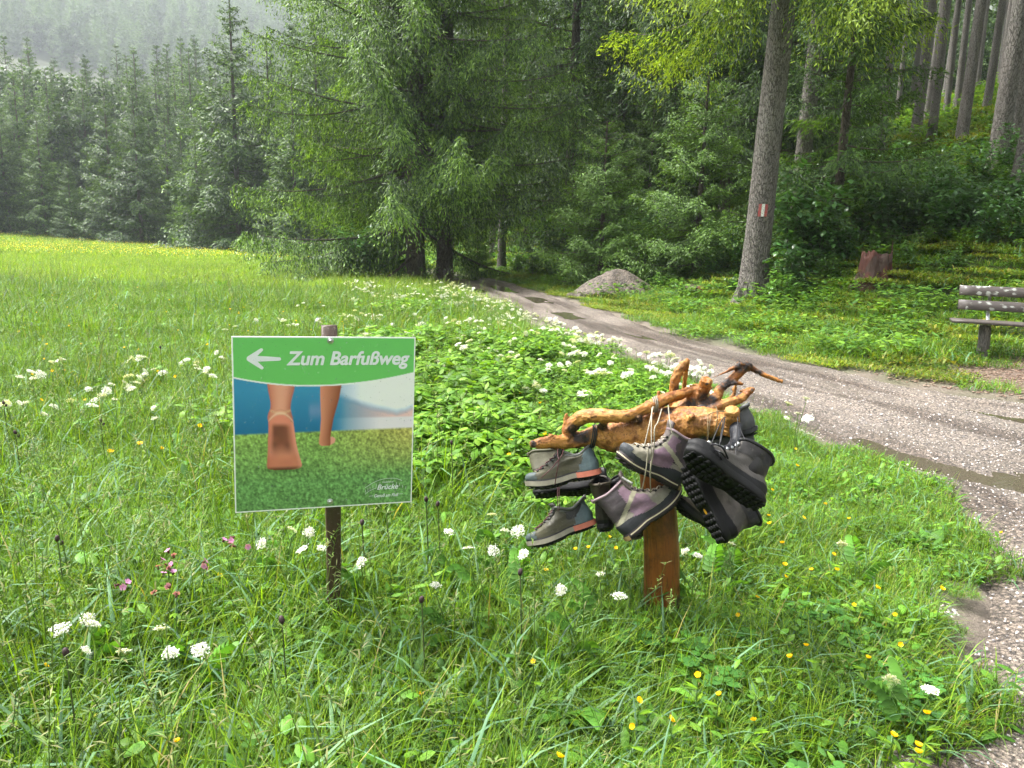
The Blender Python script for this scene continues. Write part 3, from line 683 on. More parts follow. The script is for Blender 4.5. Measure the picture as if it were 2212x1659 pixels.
# tall bare boles on the right slope
LB = 'tall bare grey spruce trunk standing on the mossy slope'
for px, Y, sc, k in ((1976, 33, 1.0, 'a'), (2010, 30, .95, 'b'), (2072, 27, .95, 'a'), (2065, 38, .9, 'b'), (2147, 20.5, 1.12, 'a'), (2182, 22.5, 1.02, 'b'), (2203, 17.5, 1.0, 'a'), (1935, 40, .7, 'b'), (2000, 36, .8, 'a'), (2042, 37, .8, 'b'), (2128, 33, .8, 'a'), (1898, 31, .95, 'b'), (1965, 44, .8, 'a'), (2108, 45, .8, 'b'), (2090, 52, .9, 'a'), (2160, 40, .9, 'b'), (2030, 56, .9, 'a'), (1985, 62, 1., 'b'), (2190, 50, .9, 'a'), (2140, 60, 1., 'b'), (2235, 26, 1., 'a'), (2270, 34, 1., 'b'), (2060, 70, 1., 'a'), (2200, 70, 1., 'b'), (2320, 22, 1., 'a'), (2380, 30, 1., 'b')):
    place('bole_'+k, bole_a if k == 'a' else bole_b, px, Y, sc, LB, 'bare trunks on the right slope', rz=g.uniform(-.6, .6))
for px, Y, sc in ((1920, 72, 1.1), (2000, 80, 1.2), (2080, 86, 1.2), (2160, 82, 1.2), (2240, 76, 1.1), (1860, 52, 1.1), (1780, 45, 1.1)):
    place('full_a', full_a, px, Y, sc, 'dark spruce deep in the wood above the mossy slope', 'spruces deep in the wood up the slope')

# far forest across the meadow
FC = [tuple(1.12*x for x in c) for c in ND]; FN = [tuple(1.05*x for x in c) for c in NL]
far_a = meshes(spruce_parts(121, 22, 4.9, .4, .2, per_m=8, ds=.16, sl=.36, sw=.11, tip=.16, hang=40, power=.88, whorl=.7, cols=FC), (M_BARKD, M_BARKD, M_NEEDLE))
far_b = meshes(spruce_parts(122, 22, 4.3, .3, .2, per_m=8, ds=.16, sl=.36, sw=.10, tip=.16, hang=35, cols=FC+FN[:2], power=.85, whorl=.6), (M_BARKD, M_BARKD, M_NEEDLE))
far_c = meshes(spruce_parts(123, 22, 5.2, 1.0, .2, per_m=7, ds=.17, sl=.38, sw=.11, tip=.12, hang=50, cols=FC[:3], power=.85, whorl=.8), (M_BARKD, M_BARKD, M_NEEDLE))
FAR = {'far_a': far_a, 'far_b': far_b, 'far_c': far_c}
edge_l = 'spruce in the front row along the far edge of the meadow'
row = [(20, 84, 14.5, 'a'), (58, 90, 17, 'b'), (100, 82, 12.5, 'b'), (158, 80, 8, 'a'), (200, 92, 17, 'a'), (247, 80, 15.5, 'a'), (307, 77, 15.5, 'c'), (370, 84, 13.5, 'b'), (433, 70, 11.3, 'b'), (518, 66, 21.5, 'a'), (590, 72, 18.5, 'a'), (640, 60, 14, 'b'), (690, 64, 18, 'c'), (-40, 82, 16, 'a'), (-110, 86, 18, 'b'), (470, 82, 17, 'a')]
FL = {518: 'tallest and shaggiest spruce along the far edge of the meadow', 307: 'dense spruce right beside the path mouth across the meadow', 158: 'smallest young spruce in the front row across the meadow', 433: 'slim spruce with bare lower trunk at the far meadow edge', 590: 'spruce half hidden behind the boughs of the big near spruce'}
for px, Y, H, k in row:
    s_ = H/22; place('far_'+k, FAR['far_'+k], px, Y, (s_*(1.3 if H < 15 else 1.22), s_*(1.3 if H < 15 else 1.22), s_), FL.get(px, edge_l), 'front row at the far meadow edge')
mid_l = 'spruce in the dense dark wood rising behind the meadow edge'
for Y0, n_, hh in ((94, 20, 15.5), (104, 21, 17.5), (115, 22, 18.5), (128, 22, 20), (142, 22, 22)):
    for q in range(n_):
        px = -60+760*(q+g.uniform(.1, .9))/n_; k = 'abc'[g.integers(0, 3)]; s_ = hh*g.uniform(.7, 1.25)/22
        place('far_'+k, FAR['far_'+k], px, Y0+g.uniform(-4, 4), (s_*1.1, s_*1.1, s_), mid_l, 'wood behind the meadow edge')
# leafy trees
def broad_parts(seed, H, R, nclump, leaf, nl, cols, r0=.15):
    g = np.random.default_rng(seed); T, W, A = Acc(), Acc(), Acc()
    tube(T, [(0, 0, -.2), (.02, 0, H*.2), (.1*R*.3, 0, H*.5), (0, .05, H*.85)], [r0*1.3, r0, r0*.6, r0*.15], 10)
    for q in range(nclump):
        a = g.random()*6.28; zz = H*(.22+.75*g.random()); rr = R*math.sqrt(max(.05, 1-((zz/H-.55)/.5)**2))*g.uniform(.35, 1.)
        c = np.array([math.cos(a)*rr, math.sin(a)*rr, zz]); tube(W, [(0, 0, zz*.65), c*np.array([.5, .5, 1])-np.array([0, 0, zz*.12]), c], [r0*.3, r0*.18, .01], 4, None, False)
        cr = R*g.uniform(.22, .36); n = nl
        d = norm(g.standard_normal((n, 3))); pos = c+d*cr*(g.random((n, 1))**.4)*np.array([1, 1, .65])
        D, S = rand_dir(g, n, -50, 20); tone = g.uniform(.75, 1.2)
        ribbons(A, pos, D, S, leaf*g.uniform(.7, 1.3, n), leaf*.62*g.uniform(.7, 1.2, n), .5, (.15, 1, .75, .05), pick(g, cols, n, .15)*tone, .2)
    return T, W, A
BL = [(.045, .11, .025), (.06, .14, .03), (.035, .085, .022)]
far_leafy = meshes(broad_parts(131, 16, 5.5, 60, .5, 90, [(.040, .080, .028), (.055, .10, .034), (.03, .06, .025)], .3), (M_BARKD, M_BARKD, M_NEEDLE))
for px, Y, H in ((185, 94, 14), (150, 104, 17), (255, 112, 17), (60, 112, 18), (330, 104, 15)):
    place('far_leafy', far_leafy, px, Y, H/16, 'round-crowned leafy tree among the spruces across the meadow', 'leafy trees across the meadow', name='leafy_tree')
hill_l = 'spruce fading in rain haze on the lower distant hillside'
for q in range(64):
    Y0 = 158+(q/64)*60; px = -70+740*((q*.618034) % 1)
    k = 'abc'[g.integers(0, 3)]; s_ = g.uniform(15, 22)/22
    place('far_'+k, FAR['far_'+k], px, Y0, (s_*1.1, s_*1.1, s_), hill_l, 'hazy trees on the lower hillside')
q = np.arange(2600); Yh = 400+(q/2600)**.8*560; ph = -90+790*((q*.618034+.07*g.random(2600)) % 1); ph = np.where(q % 3 == 2, ph+560, ph); xh = (ph-1106)/FPX*Yh
for q in range(26):
    place('far_leafy', far_leafy, -60+720*g.random(), 160+g.random()*60, g.uniform(.7, 1.0), 'leafy tree fading in rain haze on the distant hillside', 'hazy leafy trees on the distant hillside', name='leafy_tree')
ix = np.where(g.random(2600) < .25, 3, g.integers(0, 3, 2600)); P, RZ, SC, IX = [], [], [], []
put(xh, Yh, ix, g.uniform(.95, 1.45, 2600), -.4)
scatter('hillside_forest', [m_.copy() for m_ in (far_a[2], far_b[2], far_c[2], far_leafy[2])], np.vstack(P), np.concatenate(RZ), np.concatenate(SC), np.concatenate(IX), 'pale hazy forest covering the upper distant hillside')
P, RZ, SC, IX = [], [], [], []; q = np.arange(330); Yd = 66+(q/330)*105; pd = 640+1760*((q*.618034) % 1); xd = (pd-1106)/FPX*Yd; k = s_right(xd, Yd) > 4; xd, Yd = xd[k], Yd[k]
put(xd, Yd, g.integers(0, 3, len(xd)), g.uniform(.8, 1.15, len(xd)), -.4)
scatter('deep_wood', [m_.copy() for m_ in (far_a[2], far_b[2], far_c[2])], np.vstack(P), np.concatenate(RZ), np.concatenate(SC), np.concatenate(IX), 'dark mass of spruce wood deep behind the nearer trunks')
# shrubs and saplings
def shrub(seed, H, n, leaf, cols, spread=.55, stems=7):
    g = np.random.default_rng(seed); W, A = Acc(), Acc()
    for q in range(stems):
        a = g.random()*6.28; rr = spread*H*g.uniform(.2, 1); tip = np.array([math.cos(a)*rr, math.sin(a)*rr, H*g.uniform(.6, 1.05)])
        P = np.array([tip*np.array([t*.8+.2*t*t, t*.8+.2*t*t, t]) for t in np.linspace(0, 1, 5)]); tube(W, P, [.012, .010, .008, .006, .003], 4, None, False)
        m = n//stems; t = g.uniform(.25, 1.02, m); B = np.stack([np.interp(t, np.linspace(0, 1, 5), P[:, d]) for d in range(3)], -1)+g.standard_normal((m, 3))*np.array([.16, .16, .07])*H*.45
        D, S = rand_dir(g, m, -35, 25); tone = g.uniform(.7, 1.3)
        ribbons(A, B, D, S, leaf*g.uniform(.6, 1.3, m), leaf*.8*g.uniform(.7, 1.2, m), np.radians(g.uniform(0, 50, m)), (.12, .85, 1, .6, .05), pick(g, cols, m, .18)*tone, .22)
    return W, A
def shr(seed, *a, **k):
    W, A = shrub(seed, *a, **k); return [None, W.mesh('stems', [M_BARKD], True), A.mesh('foliage', [M_BROAD])]
SN = ('trunk', 'stems', 'foliage')
sh_a = shr(141, 1.5, 560, .13, [(.065, .155, .04), (.085, .19, .045), (.05, .125, .035)])
sh_b = shr(142, 1.0, 480, .10, [(.095, .21, .03), (.13, .26, .035), (.075, .17, .03)])
sh_c = shr(143, 2.2, 700, .14, [(.06, .15, .04), (.08, .18, .045)], spread=.4)
SH = {'sh_a': sh_a, 'sh_b': sh_b, 'sh_c': sh_c}
def put_shrub(k, px, Y, sc, label, group):
    loc = gpos(px, Y); rz = g.random()*6.28
    if k not in protos: protos[k] = tree_thing('leafy_shrub', SH[k], loc, label, group, rz, 1., 'shrub', M_BARKD, M_BROAD, SN); protos[k].scale = (sc,)*3
    else: copy_thing(protos[k], loc, rz, sc, label, group)
for q in range(46):
    px = g.uniform(1880, 2290); Y = g.uniform(15.6 if px < 1985 else 13.4, 21); k = ('sh_a', 'sh_b', 'sh_c', 'sh_a')[g.integers(0, 4)]
    put_shrub(k, px, Y, g.uniform(.6, 1.0)*(1 if Y > 15 else .75), 'glossy leafy shrub on the slope behind the bench', 'leafy shrubs on the slope behind the bench')
for px, Y, k, sc in ((1690, 14.6, 'sh_b', .8), (1730, 15.2, 'sh_a', .9), (1760, 16.4, 'sh_c', 1.05), (1790, 15.6, 'sh_b', .7), (1825, 16.4, 'sh_a', .8), (1700, 17, 'sh_c', 1.2), (1745, 18, 'sh_c', 1.3), (1960, 14.8, 'sh_b', .6), (1850, 17.5, 'sh_c', 1.0), (1920, 16.6, 'sh_a', 1.1), (1660, 14.9, 'sh_b', .55)):
    put_shrub(k, px, Y, sc, 'leafy shrub at the foot of the trail-marked spruce and red stump', 'shrubs round the marked spruce')
for px, Y, k, sc in ((1190, 27, 'sh_b', 1.2), (1150, 28, 'sh_b', 1.1), (1220, 25, 'sh_a', .9), (1120, 30, 'sh_b', 1.0), (1340, 21.5, 'sh_a', 1.0), (1370, 21.5, 'sh_a', .9), (1400, 20.5, 'sh_b', 1.2), (1430, 19.5, 'sh_b', 1.0), (1260, 23, 'sh_a', .7), (1460, 18.4, 'sh_b', .9), (1500, 18, 'sh_b', .9), (1550, 17.2, 'sh_b', .8), (1590, 17, 'sh_a', .7), (1385, 24, 'sh_c', 1.2), (1330, 25.5, 'sh_c', 1.0), (1010, 34, 'sh_b', 1.2), (1040, 35, 'sh_b', 1.1), (1250, 27, 'sh_c', 1.1), (1200, 30, 'sh_c', 1.2), (1430, 22, 'sh_c', 1.25), (1385, 19, 'sh_b', .8), (1600, 19, 'sh_c', 1.1), (1540, 19.5, 'sh_c', 1.0)):
    sc *= .55 if (1240 < px < 1420 and Y < 24) or 1430 <= px <= 1600 else 1.
    put_shrub(k, px, Y, sc, 'leafy shrub in the green verge between track and young spruces', 'shrubs along the wood side of the track')
for px, Y, k, sc in ((775, 24.5, 'sh_c', .95), (740, 24.5, 'sh_b', 1.0), (800, 25, 'sh_a', .9), (830, 27, 'sh_b', 1.0), (930, 25.2, 'sh_b', .7), (700, 26, 'sh_b', .9)):
    put_shrub(k, px, Y, sc, 'small leafy bush under the boughs of the big spruce', 'bushes under the big spruce')
for px, Y, sc in ((400, 72, 1.4), (420, 70, 1.2), (450, 68, 1.3), (370, 74, 1.2), (560, 62, 1.3), (610, 58, 1.3), (640, 55, 1.2), (590, 60, 1.2)):
    put_shrub('sh_b', px, Y, sc, 'low bush at the foot of the far spruces by the path mouth', 'bushes at the far meadow edge')
# wood floor and verge plants
bankp = [grass_patch(s, 420, .9, .20, .008, 120, dry=.10).mesh('verge_grass', [M_LEAF]) for s in (31, 32)]
g2 = np.random.default_rng(33)
mossA = Acc(); m_ = 1500
B = np.c_[g2.uniform(-.6, .6, (m_, 2)), g2.uniform(0, .05, m_)]; D, S_ = rand_dir(g2, m_, 10, 80)
ribbons(mossA, B, D, S_, g2.uniform(.04, .13, m_), g2.uniform(.012, .03, m_), .8, (.6, 1, .1), pick(g2, [(.14, .22, .022), (.19, .25, .03), (.10, .18, .025), (.21, .20, .035)], m_, .2))
fernA = Acc(); m_ = 260
B = np.c_[g2.uniform(-.6, .6, (m_, 2)), g2.uniform(.05, .3, m_)]; D, S_ = rand_dir(g2, m_, -20, 40)
ribbons(fernA, B, D, S_, g2.uniform(.06, .14, m_), g2.uniform(.04, .09, m_), .5, (.12, .85, 1, .6, .05), pick(g2, [(.085, .195, .03), (.12, .24, .03), (.065, .15, .03), (.16, .28, .035)], m_, .2), .2)
m_ = 300; D, S_ = rand_dir(g2, m_, 40, 85)
ribbons(fernA, np.c_[g2.uniform(-.6, .6, (m_, 2)), np.zeros(m_)], D, S_, g2.uniform(.1, .3, m_), .008, .8, BLADEP, pick(g2, GR, m_))
bankk = bankp+[mossA.mesh('moss', [M_LEAF]), fernA.mesh('floor_leaves', [M_LEAF])]
P, RZ, SC, IX = [], [], [], []
X, Y = grid_pts(.48, -8, 26, 5, 34, g); s = s_right(X, Y); cz = np.exp(-(((X-7.0)/2.5)**2+((Y-8.6)/1.05)**2))
k = (s > .16) & (s < 16) & in_view(X, Y, 1.5) & (cz < .45*g.random(len(X))+.12) & (np.hypot(X-mt_loc[0], Y-mt_loc[1]) > .3); X, Y, s = X[k], Y[k], s[k]
u_ = g.random(len(X)); ix = np.where(s < 2.6, np.where(u_ < .6, g.integers(0, 2, len(X)), np.where(u_ < .85, 2, 3)), np.where(u_ < .42, 2, np.where(u_ < .68, 3, g.integers(0, 2, len(X)))))
put(X, Y, ix, g.uniform(.7, 1.15, len(X))*np.where(s < 1., .65, 1))
X, Y = grid_pts(1.15, -8, 46, 16, 75, g); s = s_right(X, Y); k = (s > .5) & ((s > 15) | (Y > 33)) & in_view(X, Y, 2); X, Y = X[k], Y[k]
put(X, Y, g.integers(2, 4, len(X)), g.uniform(1.4, 2.2, len(X)))
scatter('verge_undergrowth', bankk, np.vstack(P), np.concatenate(RZ), np.concatenate(SC), np.concatenate(IX), 'mossy grass and low leaves covering the bank and wood floor')
# ------------------------------------------------------------------ sign on its post
def lin(c): c = np.asarray(c, float)/255; return np.where(c <= .04045, c/12.92, ((c+.055)/1.055)**2.4)
SW = .60
yaw, rol = .318, -.0227
rx = np.array([math.cos(yaw), math.sin(yaw), 0]); nn = np.array([-math.sin(yaw), math.cos(yaw), 0])
uz = np.array([0, 0, 1.]); r2 = rx*math.cos(rol)+uz*math.sin(rol); u2 = -rx*math.sin(rol)+uz*math.cos(rol)
SM = Matrix(((r2[0], u2[0], -nn[0], -.6304), (r2[1], u2[1], -nn[1], 2.55), (r2[2], u2[2], -nn[2], .8895), (0, 0, 0, 1)))   # local x right, y up, z towards viewer
sign_z0 = tz(-.635, 2.63)
signpost = empty('trail_sign', (-.635, 2.63, sign_z0)); tag(signpost, 'green trail sign with bare feet picture on a dark wooden post', 'sign')
def local(M4, me, o): me.transform(Matrix.Translation((-o.location[0], -o.location[1], -o.location[2])) @ M4); return me
# post
m, nt, b = new_mat('dark_post_wood')
v = coord(nt, 'Object', (1, 1, .12)); f = noise(nt, 45, 5, .65, v)
c = mixc(nt, f, (.022, .012, .008), (.085, .05, .033)); sp = ramp(nt, noise(nt, 90, 3, .7, coord(nt)), [(.60, 0.), (.66, .6)])
nt.links.new(mixc(nt, sp, c, (.17, .14, .12)), b.inputs['Base Color']); b.inputs['Roughness'].default_value = .45; bump(nt, b, f, .5, .004)
A = Acc(); hw, hd = .0262, .022; ztop = 1.217-sign_z0
for z_, n_ in ((0, 0),):
    zs = np.linspace(-.25, ztop, 12); V = []
    prof = [(-hw+.005, -hd), (hw-.005, -hd), (hw, -hd+.005), (hw, hd-.005), (hw-.005, hd), (-hw+.005, hd), (-hw, hd-.005), (-hw, -hd+.005)]
    for z in zs: V += [(x+.0015*math.sin(9*z+x*90), y, z) for x, y in prof]
    V = np.array(V); Rz = np.array([[rx[0], rx[1], 0], [nn[0], nn[1], 0], [0, 0, 1]]); V = V @ Rz
    i = np.arange(11)[:, None]*8; j = np.arange(8)[None]; k = (j+1) % 8
    A.add(V, np.stack([i+j, i+k, i+8+k, i+8+j], -1).reshape(-1, 4))
    A.F[4].append(np.array([[88, 89, 90, 91], [88, 91, 92, 95], [92, 93, 94, 95]]))
obj('post', A.mesh('post', [m], False), signpost)
# panel (thin composite board, white edge)
M_EDGE = simple_mat('sign_edge', (.78, .80, .78), .35, .5, .05)
Vb, Fb = boxv((0, 0, 0), (SW, SW, .004)); panel = obj('panel', local(SM, mk_mesh('panel', Vb, Fb, None, [M_EDGE]), signpost), signpost)
# printed picture: colours of the print on a fine sheet
N = 250
a, bb = np.meshgrid(np.linspace(0, 1, N), np.linspace(0, 1, N)); P3 = lambda s, z=0.: vnoise(np.stack([a*s, bb*s, np.full(a.shape, z)], -1))
def lerp(c1, c2, t): t = np.clip(t, 0, 1)[..., None]; return lin(c1)*(1-t)+lin(c2)*t
def over(img, m, col): m = np.clip(m, 0, 1)[..., None]; return img*(1-m)+col*m
img = lerp((58, 138, 180), (30, 104, 148), (bb-.3)/.25)
img = over(img, np.clip((P3(9, 1)-.62)*4, 0, .35)*np.exp(-((bb-.42)/.04)**2), lin((150, 160, 200)))
skyc = lerp((222, 226, 238), (236, 238, 246), (a-.55)/.4)
ridge = .355+.03*np.clip((a-.57)/.06, 0, 1)+.045*np.clip((a-.63)/.12, 0, 1)+.05*np.clip((a-.75)/.2, 0, 1)-.05*np.clip((a-.9)/.1, 0, 1)+.006*(P3(40, 2)-.5)
img = over(img, np.clip((a-.47)/.22, 0, 1)*np.clip((ridge-bb)/.05, 0, 1), skyc)
hillc = lerp((70, 140, 175), (228, 190, 188), (a-.57)/.3)
img = over(img, np.clip((a-.53)/.08, 0, 1)*np.clip((bb-ridge+.03)/.03, 0, 1), hillc)
img = over(img, np.clip((a-.53)/.25, 0, 1)*np.clip((bb-.462)/.012, 0, 1), lerp((120, 170, 200), (226, 218, 226), (a-.55)/.25))
hor = .542-.012*a
gr = lerp((146, 180, 92), (112, 160, 94), (bb-.54)/.3); gr = gr*(1-.12*np.clip((bb-.8)/.2, 0, 1)[..., None])
gr = over(gr, np.clip((a-.45)/.5, 0, 1)*np.clip(1-(bb-.53)/.28, 0, 1)*.85, lin((200, 186, 104)))
sc_ = 26/(.15+(bb-.5)*1.6).clip(.12, 1)
tex = vnoise(np.stack([a*150, bb*190, 0*a], -1))*.6+vnoise(np.stack([a*60+bb*20, bb*85-a*18, 0*a+5], -1))*.5
blade = vnoise(np.stack([a*95+bb*40, bb*60-a*70, 0*a+9], -1)); gr = gr*(.25+.9*tex**1.5+.75*blade**2)[..., None]
img = over(img, np.clip((bb-hor)/.012, 0, 1), gr)
def band(bs, lefts, rights):
    l = np.interp(bb, bs, lefts); r = np.interp(bb, bs, rights); inb = (bb >= bs[0]) & (bb <= bs[-1])
    return np.clip(np.minimum(a-l, r-a)/.004, 0, 1)*inb, np.clip((a-l)/np.maximum(r-l, 1e-3), 0, 1)
# far leg and foot
m2, t2 = band([.27, .35, .47, .55, .585, .615, .63], [.462, .463, .467, .462, .457, .456, .47], [.585, .572, .540, .527, .523, .53, .52])
legc = lerp((214, 140, 112), (140, 78, 55), t2*1.1); img = over(img, m2, legc)
m2b, _ = band([.575, .59, .61, .625], [.52, .52, .52, .52], [.535, .552, .548, .525]); img = over(img, m2b, lin((220, 150, 135)))
# near leg, ankle, sole
kb = np.array([.265, .30, .34, .375, .405, .43, .455, .48, .51, .55, .60, .65, .69, .72, .738, .750, .758, .763])
kl = np.array([.178, .183, .190, .195, .192, .182, .178, .181, .183, .180, .177, .176, .174, .172, .172, .178, .200, .24]); kr = np.array([.330, .324, .314, .307, .305, .309, .315, .319, .322, .327, .333, .343, .353, .361, .364, .358, .335, .29])
kk_ = hermite(np.c_[kb, kl, kr], 120); m1, t1 = band(kk_[:, 0], kk_[:, 1], kk_[:, 2])
c1_ = lerp((196, 112, 92), (222, 156, 132), np.sin(np.pi*np.clip(t1, 0, 1))); c1_ = c1_*(1-.25*np.clip((t1-.7)/.3, 0, 1)[..., None])
img = over(img, m1, c1_)
cre = np.clip(1-np.abs((bb-.405-.025*np.cos((a-.25)*22))/.012), 0, 1)*m1; img = over(img, cre*.5, lin((228, 190, 150)))
S_ = lambda lo, hi, x: sm(lo, hi, x)
arc = .437+.055*((a-.248)/.07)**2                       # upper rim of the heel pad
pad = np.clip((bb-arc)/.008, 0, 1)*m1; wob = .03*(P3(16, 6)-.5)
img = over(img, pad*.85, lerp((222, 132, 110), (206, 130, 108), (bb-.45)/.2))
img = over(img, np.exp(-((bb-arc+.008)/.006)**2)*m1*.55, lin((240, 206, 176)))
img = over(img, np.exp(-((bb-arc+.026)/.004)**2)*m1*.25, lin((168, 100, 80)))
dark = S_(.04, .26, t1+wob)*S_(.03, .34, 1-t1+wob)*S_(.478, .515, bb+wob*.5)*(1-S_(.60, .70, bb+wob))
img = over(img, dark*.9, lerp((82, 46, 38), (132, 74, 58), P3(24, 3)))
img = over(img, S_(.655, .70, bb)*m1*.6, lerp((214, 132, 104), (178, 98, 74), P3(18, 4)))
img = over(img, S_(.735, .755, bb)*m1*.75, lin((96, 56, 42)))
img = over(img, np.clip((.10-t1)/.10, 0, 1)*m1*.4, lin((158, 84, 70))); img = over(img, np.clip((t1-.86)/.14, 0, 1)*m1*S_(.45, .5, bb)*.5, lin((236, 168, 148)))
sh = np.exp(-((a-.27)/.11)**2-((bb-.762)/.016)**2); img = img*(1-.55*sh)[..., None]
# header with its curved lower edge
hl = .222+.052*(1-((a-.43)/.43)**2).clip(-2, 1); hl = np.where(a > .43, .204+.07*(1-((a-.43)/.57)**2), hl)
img = over(img, np.clip((hl+.008-bb)/.003, 0, 1), lin((240, 246, 246)))
img = over(img, np.clip((hl-bb)/.003, 0, 1), lin((106, 190, 100))*np.ones(3))
brd = np.minimum(np.minimum(a, 1-a), np.minimum(bb, 1-bb)); img = over(img, np.clip((.006-brd)/.002, 0, 1), lin((232, 240, 232)))
Vs = np.stack([(a-.5)*(SW-.001), (.5-bb)*(SW-.001), np.full(a.shape, .0027)], -1).reshape(-1, 3)
i = np.arange(N-1)[:, None]*N; j = np.arange(N-1)[None]; Fs = np.stack([i+j, i+N+j, i+N+j+1, i+j+1], -1).reshape(-1, 4)
m, nt, b = new_mat('sign_print'); a_ = nd(nt, 'ShaderNodeAttribute', attribute_name='Col'); nt.links.new(a_.outputs[0], b.inputs['Base Color']); b.inputs['Roughness'].default_value = .28; b.inputs['Specular IOR Level'].default_value = .45
M_PRINT = m
sheet = obj('printed_picture', local(SM, mk_mesh('printed_picture', Vs, Fs, (img*1.08).clip(0, .86).reshape(-1, 3), [m], True), signpost), signpost); sheet['label'] = 'printed picture of two bare feet walking on short grass under green header'
M_WHITE = simple_mat('print_white', (.80, .82, .86), .3, .45, .03)
def text_mesh(body, x0, x1, y, hgt, shear=.25, off=.0, ztop=.0034, curve_up=0.):
    cu = bpy.data.curves.new('lettering', 'FONT'); cu.body = body; cu.size = 1; cu.shear = shear; cu.offset = off; cu.resolution_u = 6; cu.fill_mode = 'FRONT'
    o = bpy.data.objects.new('lettering', cu); COL.objects.link(o); dg = bpy.context.evaluated_depsgraph_get()
    me = bpy.data.meshes.new_from_object(o.evaluated_get(dg)); bpy.data.objects.remove(o)
    co = np.zeros(len(me.vertices)*3); me.vertices.foreach_get('co', co); co = co.reshape(-1, 3)
    lo, hi = co[:, 0].min(), co[:, 0].max(); cap = .73
    co[:, 0] = x0+(co[:, 0]-lo)/(hi-lo)*(x1-x0); co[:, 1] = y+co[:, 1]/cap*hgt; co[:, 2] = ztop
    me.vertices.foreach_set('co', co.ravel()); me.update(); me.materials.clear(); me.materials.append(M_WHITE)
    return me
sx = lambda q: (q-.5)*SW
sy = lambda q: (.5-q)*SW
A = Acc()
for q, (dx, dy) in enumerate(((0, 0), (-.0011, 0), (.0011, 0), (0, .0009), (0, -.0009))):      # heavier strokes
    me = text_mesh('Zum Barfußweg', sx(.284)+dx, sx(.966)+dx, sy(.157)+dy, .047, .22, .014, .0034+.0002*q); me.calc_loop_triangles()
    co = np.zeros(len(me.vertices)*3); me.vertices.foreach_get('co', co); tr = np.zeros(len(me.loop_triangles)*3, np.int32); me.loop_triangles.foreach_get('vertices', tr); A.add(co.reshape(-1, 3), tr.reshape(-1, 3)); bpy.data.meshes.remove(me)
o = obj('lettering', local(SM, A.mesh('lettering', [M_WHITE], False, False), signpost), signpost); o['label'] = 'bold white lettering Zum Barfußweg'
# arrow: rounded shaft and two arms
A = Acc()
def capsule(x0, y0, x1, y1, w0, w1, z):
    p0 = np.array([x0, y0]); p1 = np.array([x1, y1]); d = (p1-p0)/np.hypot(*(p1-p0)); ang = math.atan2(d[1], d[0]); pts = []
    for q in np.linspace(ang+np.pi/2, ang+1.5*np.pi, 9): pts.append(p0+w0*np.array([math.cos(q), math.sin(q)]))
    for q in np.linspace(ang-np.pi/2, ang+np.pi/2, 9): pts.append(p1+w1*np.array([math.cos(q), math.sin(q)]))
    pts = np.array(pts); c = pts.mean(0); V = np.c_[np.vstack([pts, c]), np.full(19, z)]
    A.add(V, np.array([[18, i, (i+1) % 18] for i in range(18)]))
capsule(sx(.10), sy(.122), sx(.245), sy(.124), .0105, .0058, .0034); capsule(sx(.092), sy(.122), sx(.152), sy(.073), .010, .0052, .0036); capsule(sx(.092), sy(.122), sx(.154), sy(.173), .010, .0052, .0038)
o = obj('arrow', local(SM, A.mesh('arrow', [M_WHITE], False, False), signpost), signpost); o['label'] = 'white arrow pointing left'
# inn logo: bridge arcs and words
o = obj('lettering', local(SM, text_mesh('Gasthaus', sx(.822), sx(.888), sy(.868), .007, .3, .0), signpost), signpost); o['label'] = 'small white lettering Gasthaus'
o = obj('lettering', local(SM, text_mesh('Brücke', sx(.792), sx(.917), sy(.908), .019, .3, .014), signpost), signpost); o['label'] = 'white lettering Brücke'
o = obj('lettering', local(SM, text_mesh('Genuß am Fluß', sx(.775), sx(.918), sy(.955), .012, .3, .01), signpost), signpost); o['label'] = 'white lettering Genuß am Fluß'
A = Acc()
def stroke(pts, w=.0011, z=.0034):
    pts = np.array([(sx(p), sy(q)) for p, q in pts]); T = norm(np.gradient(pts, axis=0)); Nn = np.c_[-T[:, 1], T[:, 0]]*w/2
    V = np.c_[np.vstack([pts-Nn, pts+Nn]), np.full(2*len(pts), z)]; n = len(pts); i = np.arange(n-1); A.add(V, np.stack([i, i+1, i+n+1, i+n], -1))
stroke(hermite([(.722, .893), (.77, .863), (.82, .846), (.865, .842), (.905, .846), (.938, .860)], 16))
stroke(hermite([(.722, .932), (.745, .914), (.788, .896)], 8))
for p, q in ((.724, .905), (.738, .896), (.75, .889), (.767, .880), (.787, .872), (.808, .864), (.906, .868), (.924, .876), (.942, .886), (.962, .897)): stroke([(p, q), (p, q+.018)], .001)
stroke([(.745, .946), (.77, .945)]); stroke([(.922, .943), (.945, .942)])
obj('logo_strokes', local(SM, A.mesh('logo_strokes', [M_WHITE], False, False), signpost), signpost)['label'] = 'white bridge arch drawing around the inn name'
# bolts with washers
M_STEEL = simple_mat('steel', (.55, .56, .57), .3, .5, .15, 200, 0, .9)
for q in (.022, .966):
    A = Acc(); c0 = np.array([sx(.52), sy(q), 0])
    tube(A, [c0+(0, 0, .0028), c0+(0, 0, .0042), c0+(0, 0, .0046)], [.0108, .0108, .0098], 24)
    w_ = obj('washer', local(SM, A.mesh('washer', [M_STEEL], False, False), signpost), signpost)
    A = Acc(); tube(A, [c0+(0, 0, .0046), c0+(0, 0, .0062), c0+(0, 0, .0085), c0+(0, 0, .0095)], [.0062, .0062, .0048, .0022], 16)
    A2 = A.mesh('bolt', [M_STEEL], True, False); bo = obj('bolt', local(SM, A2, signpost), signpost)
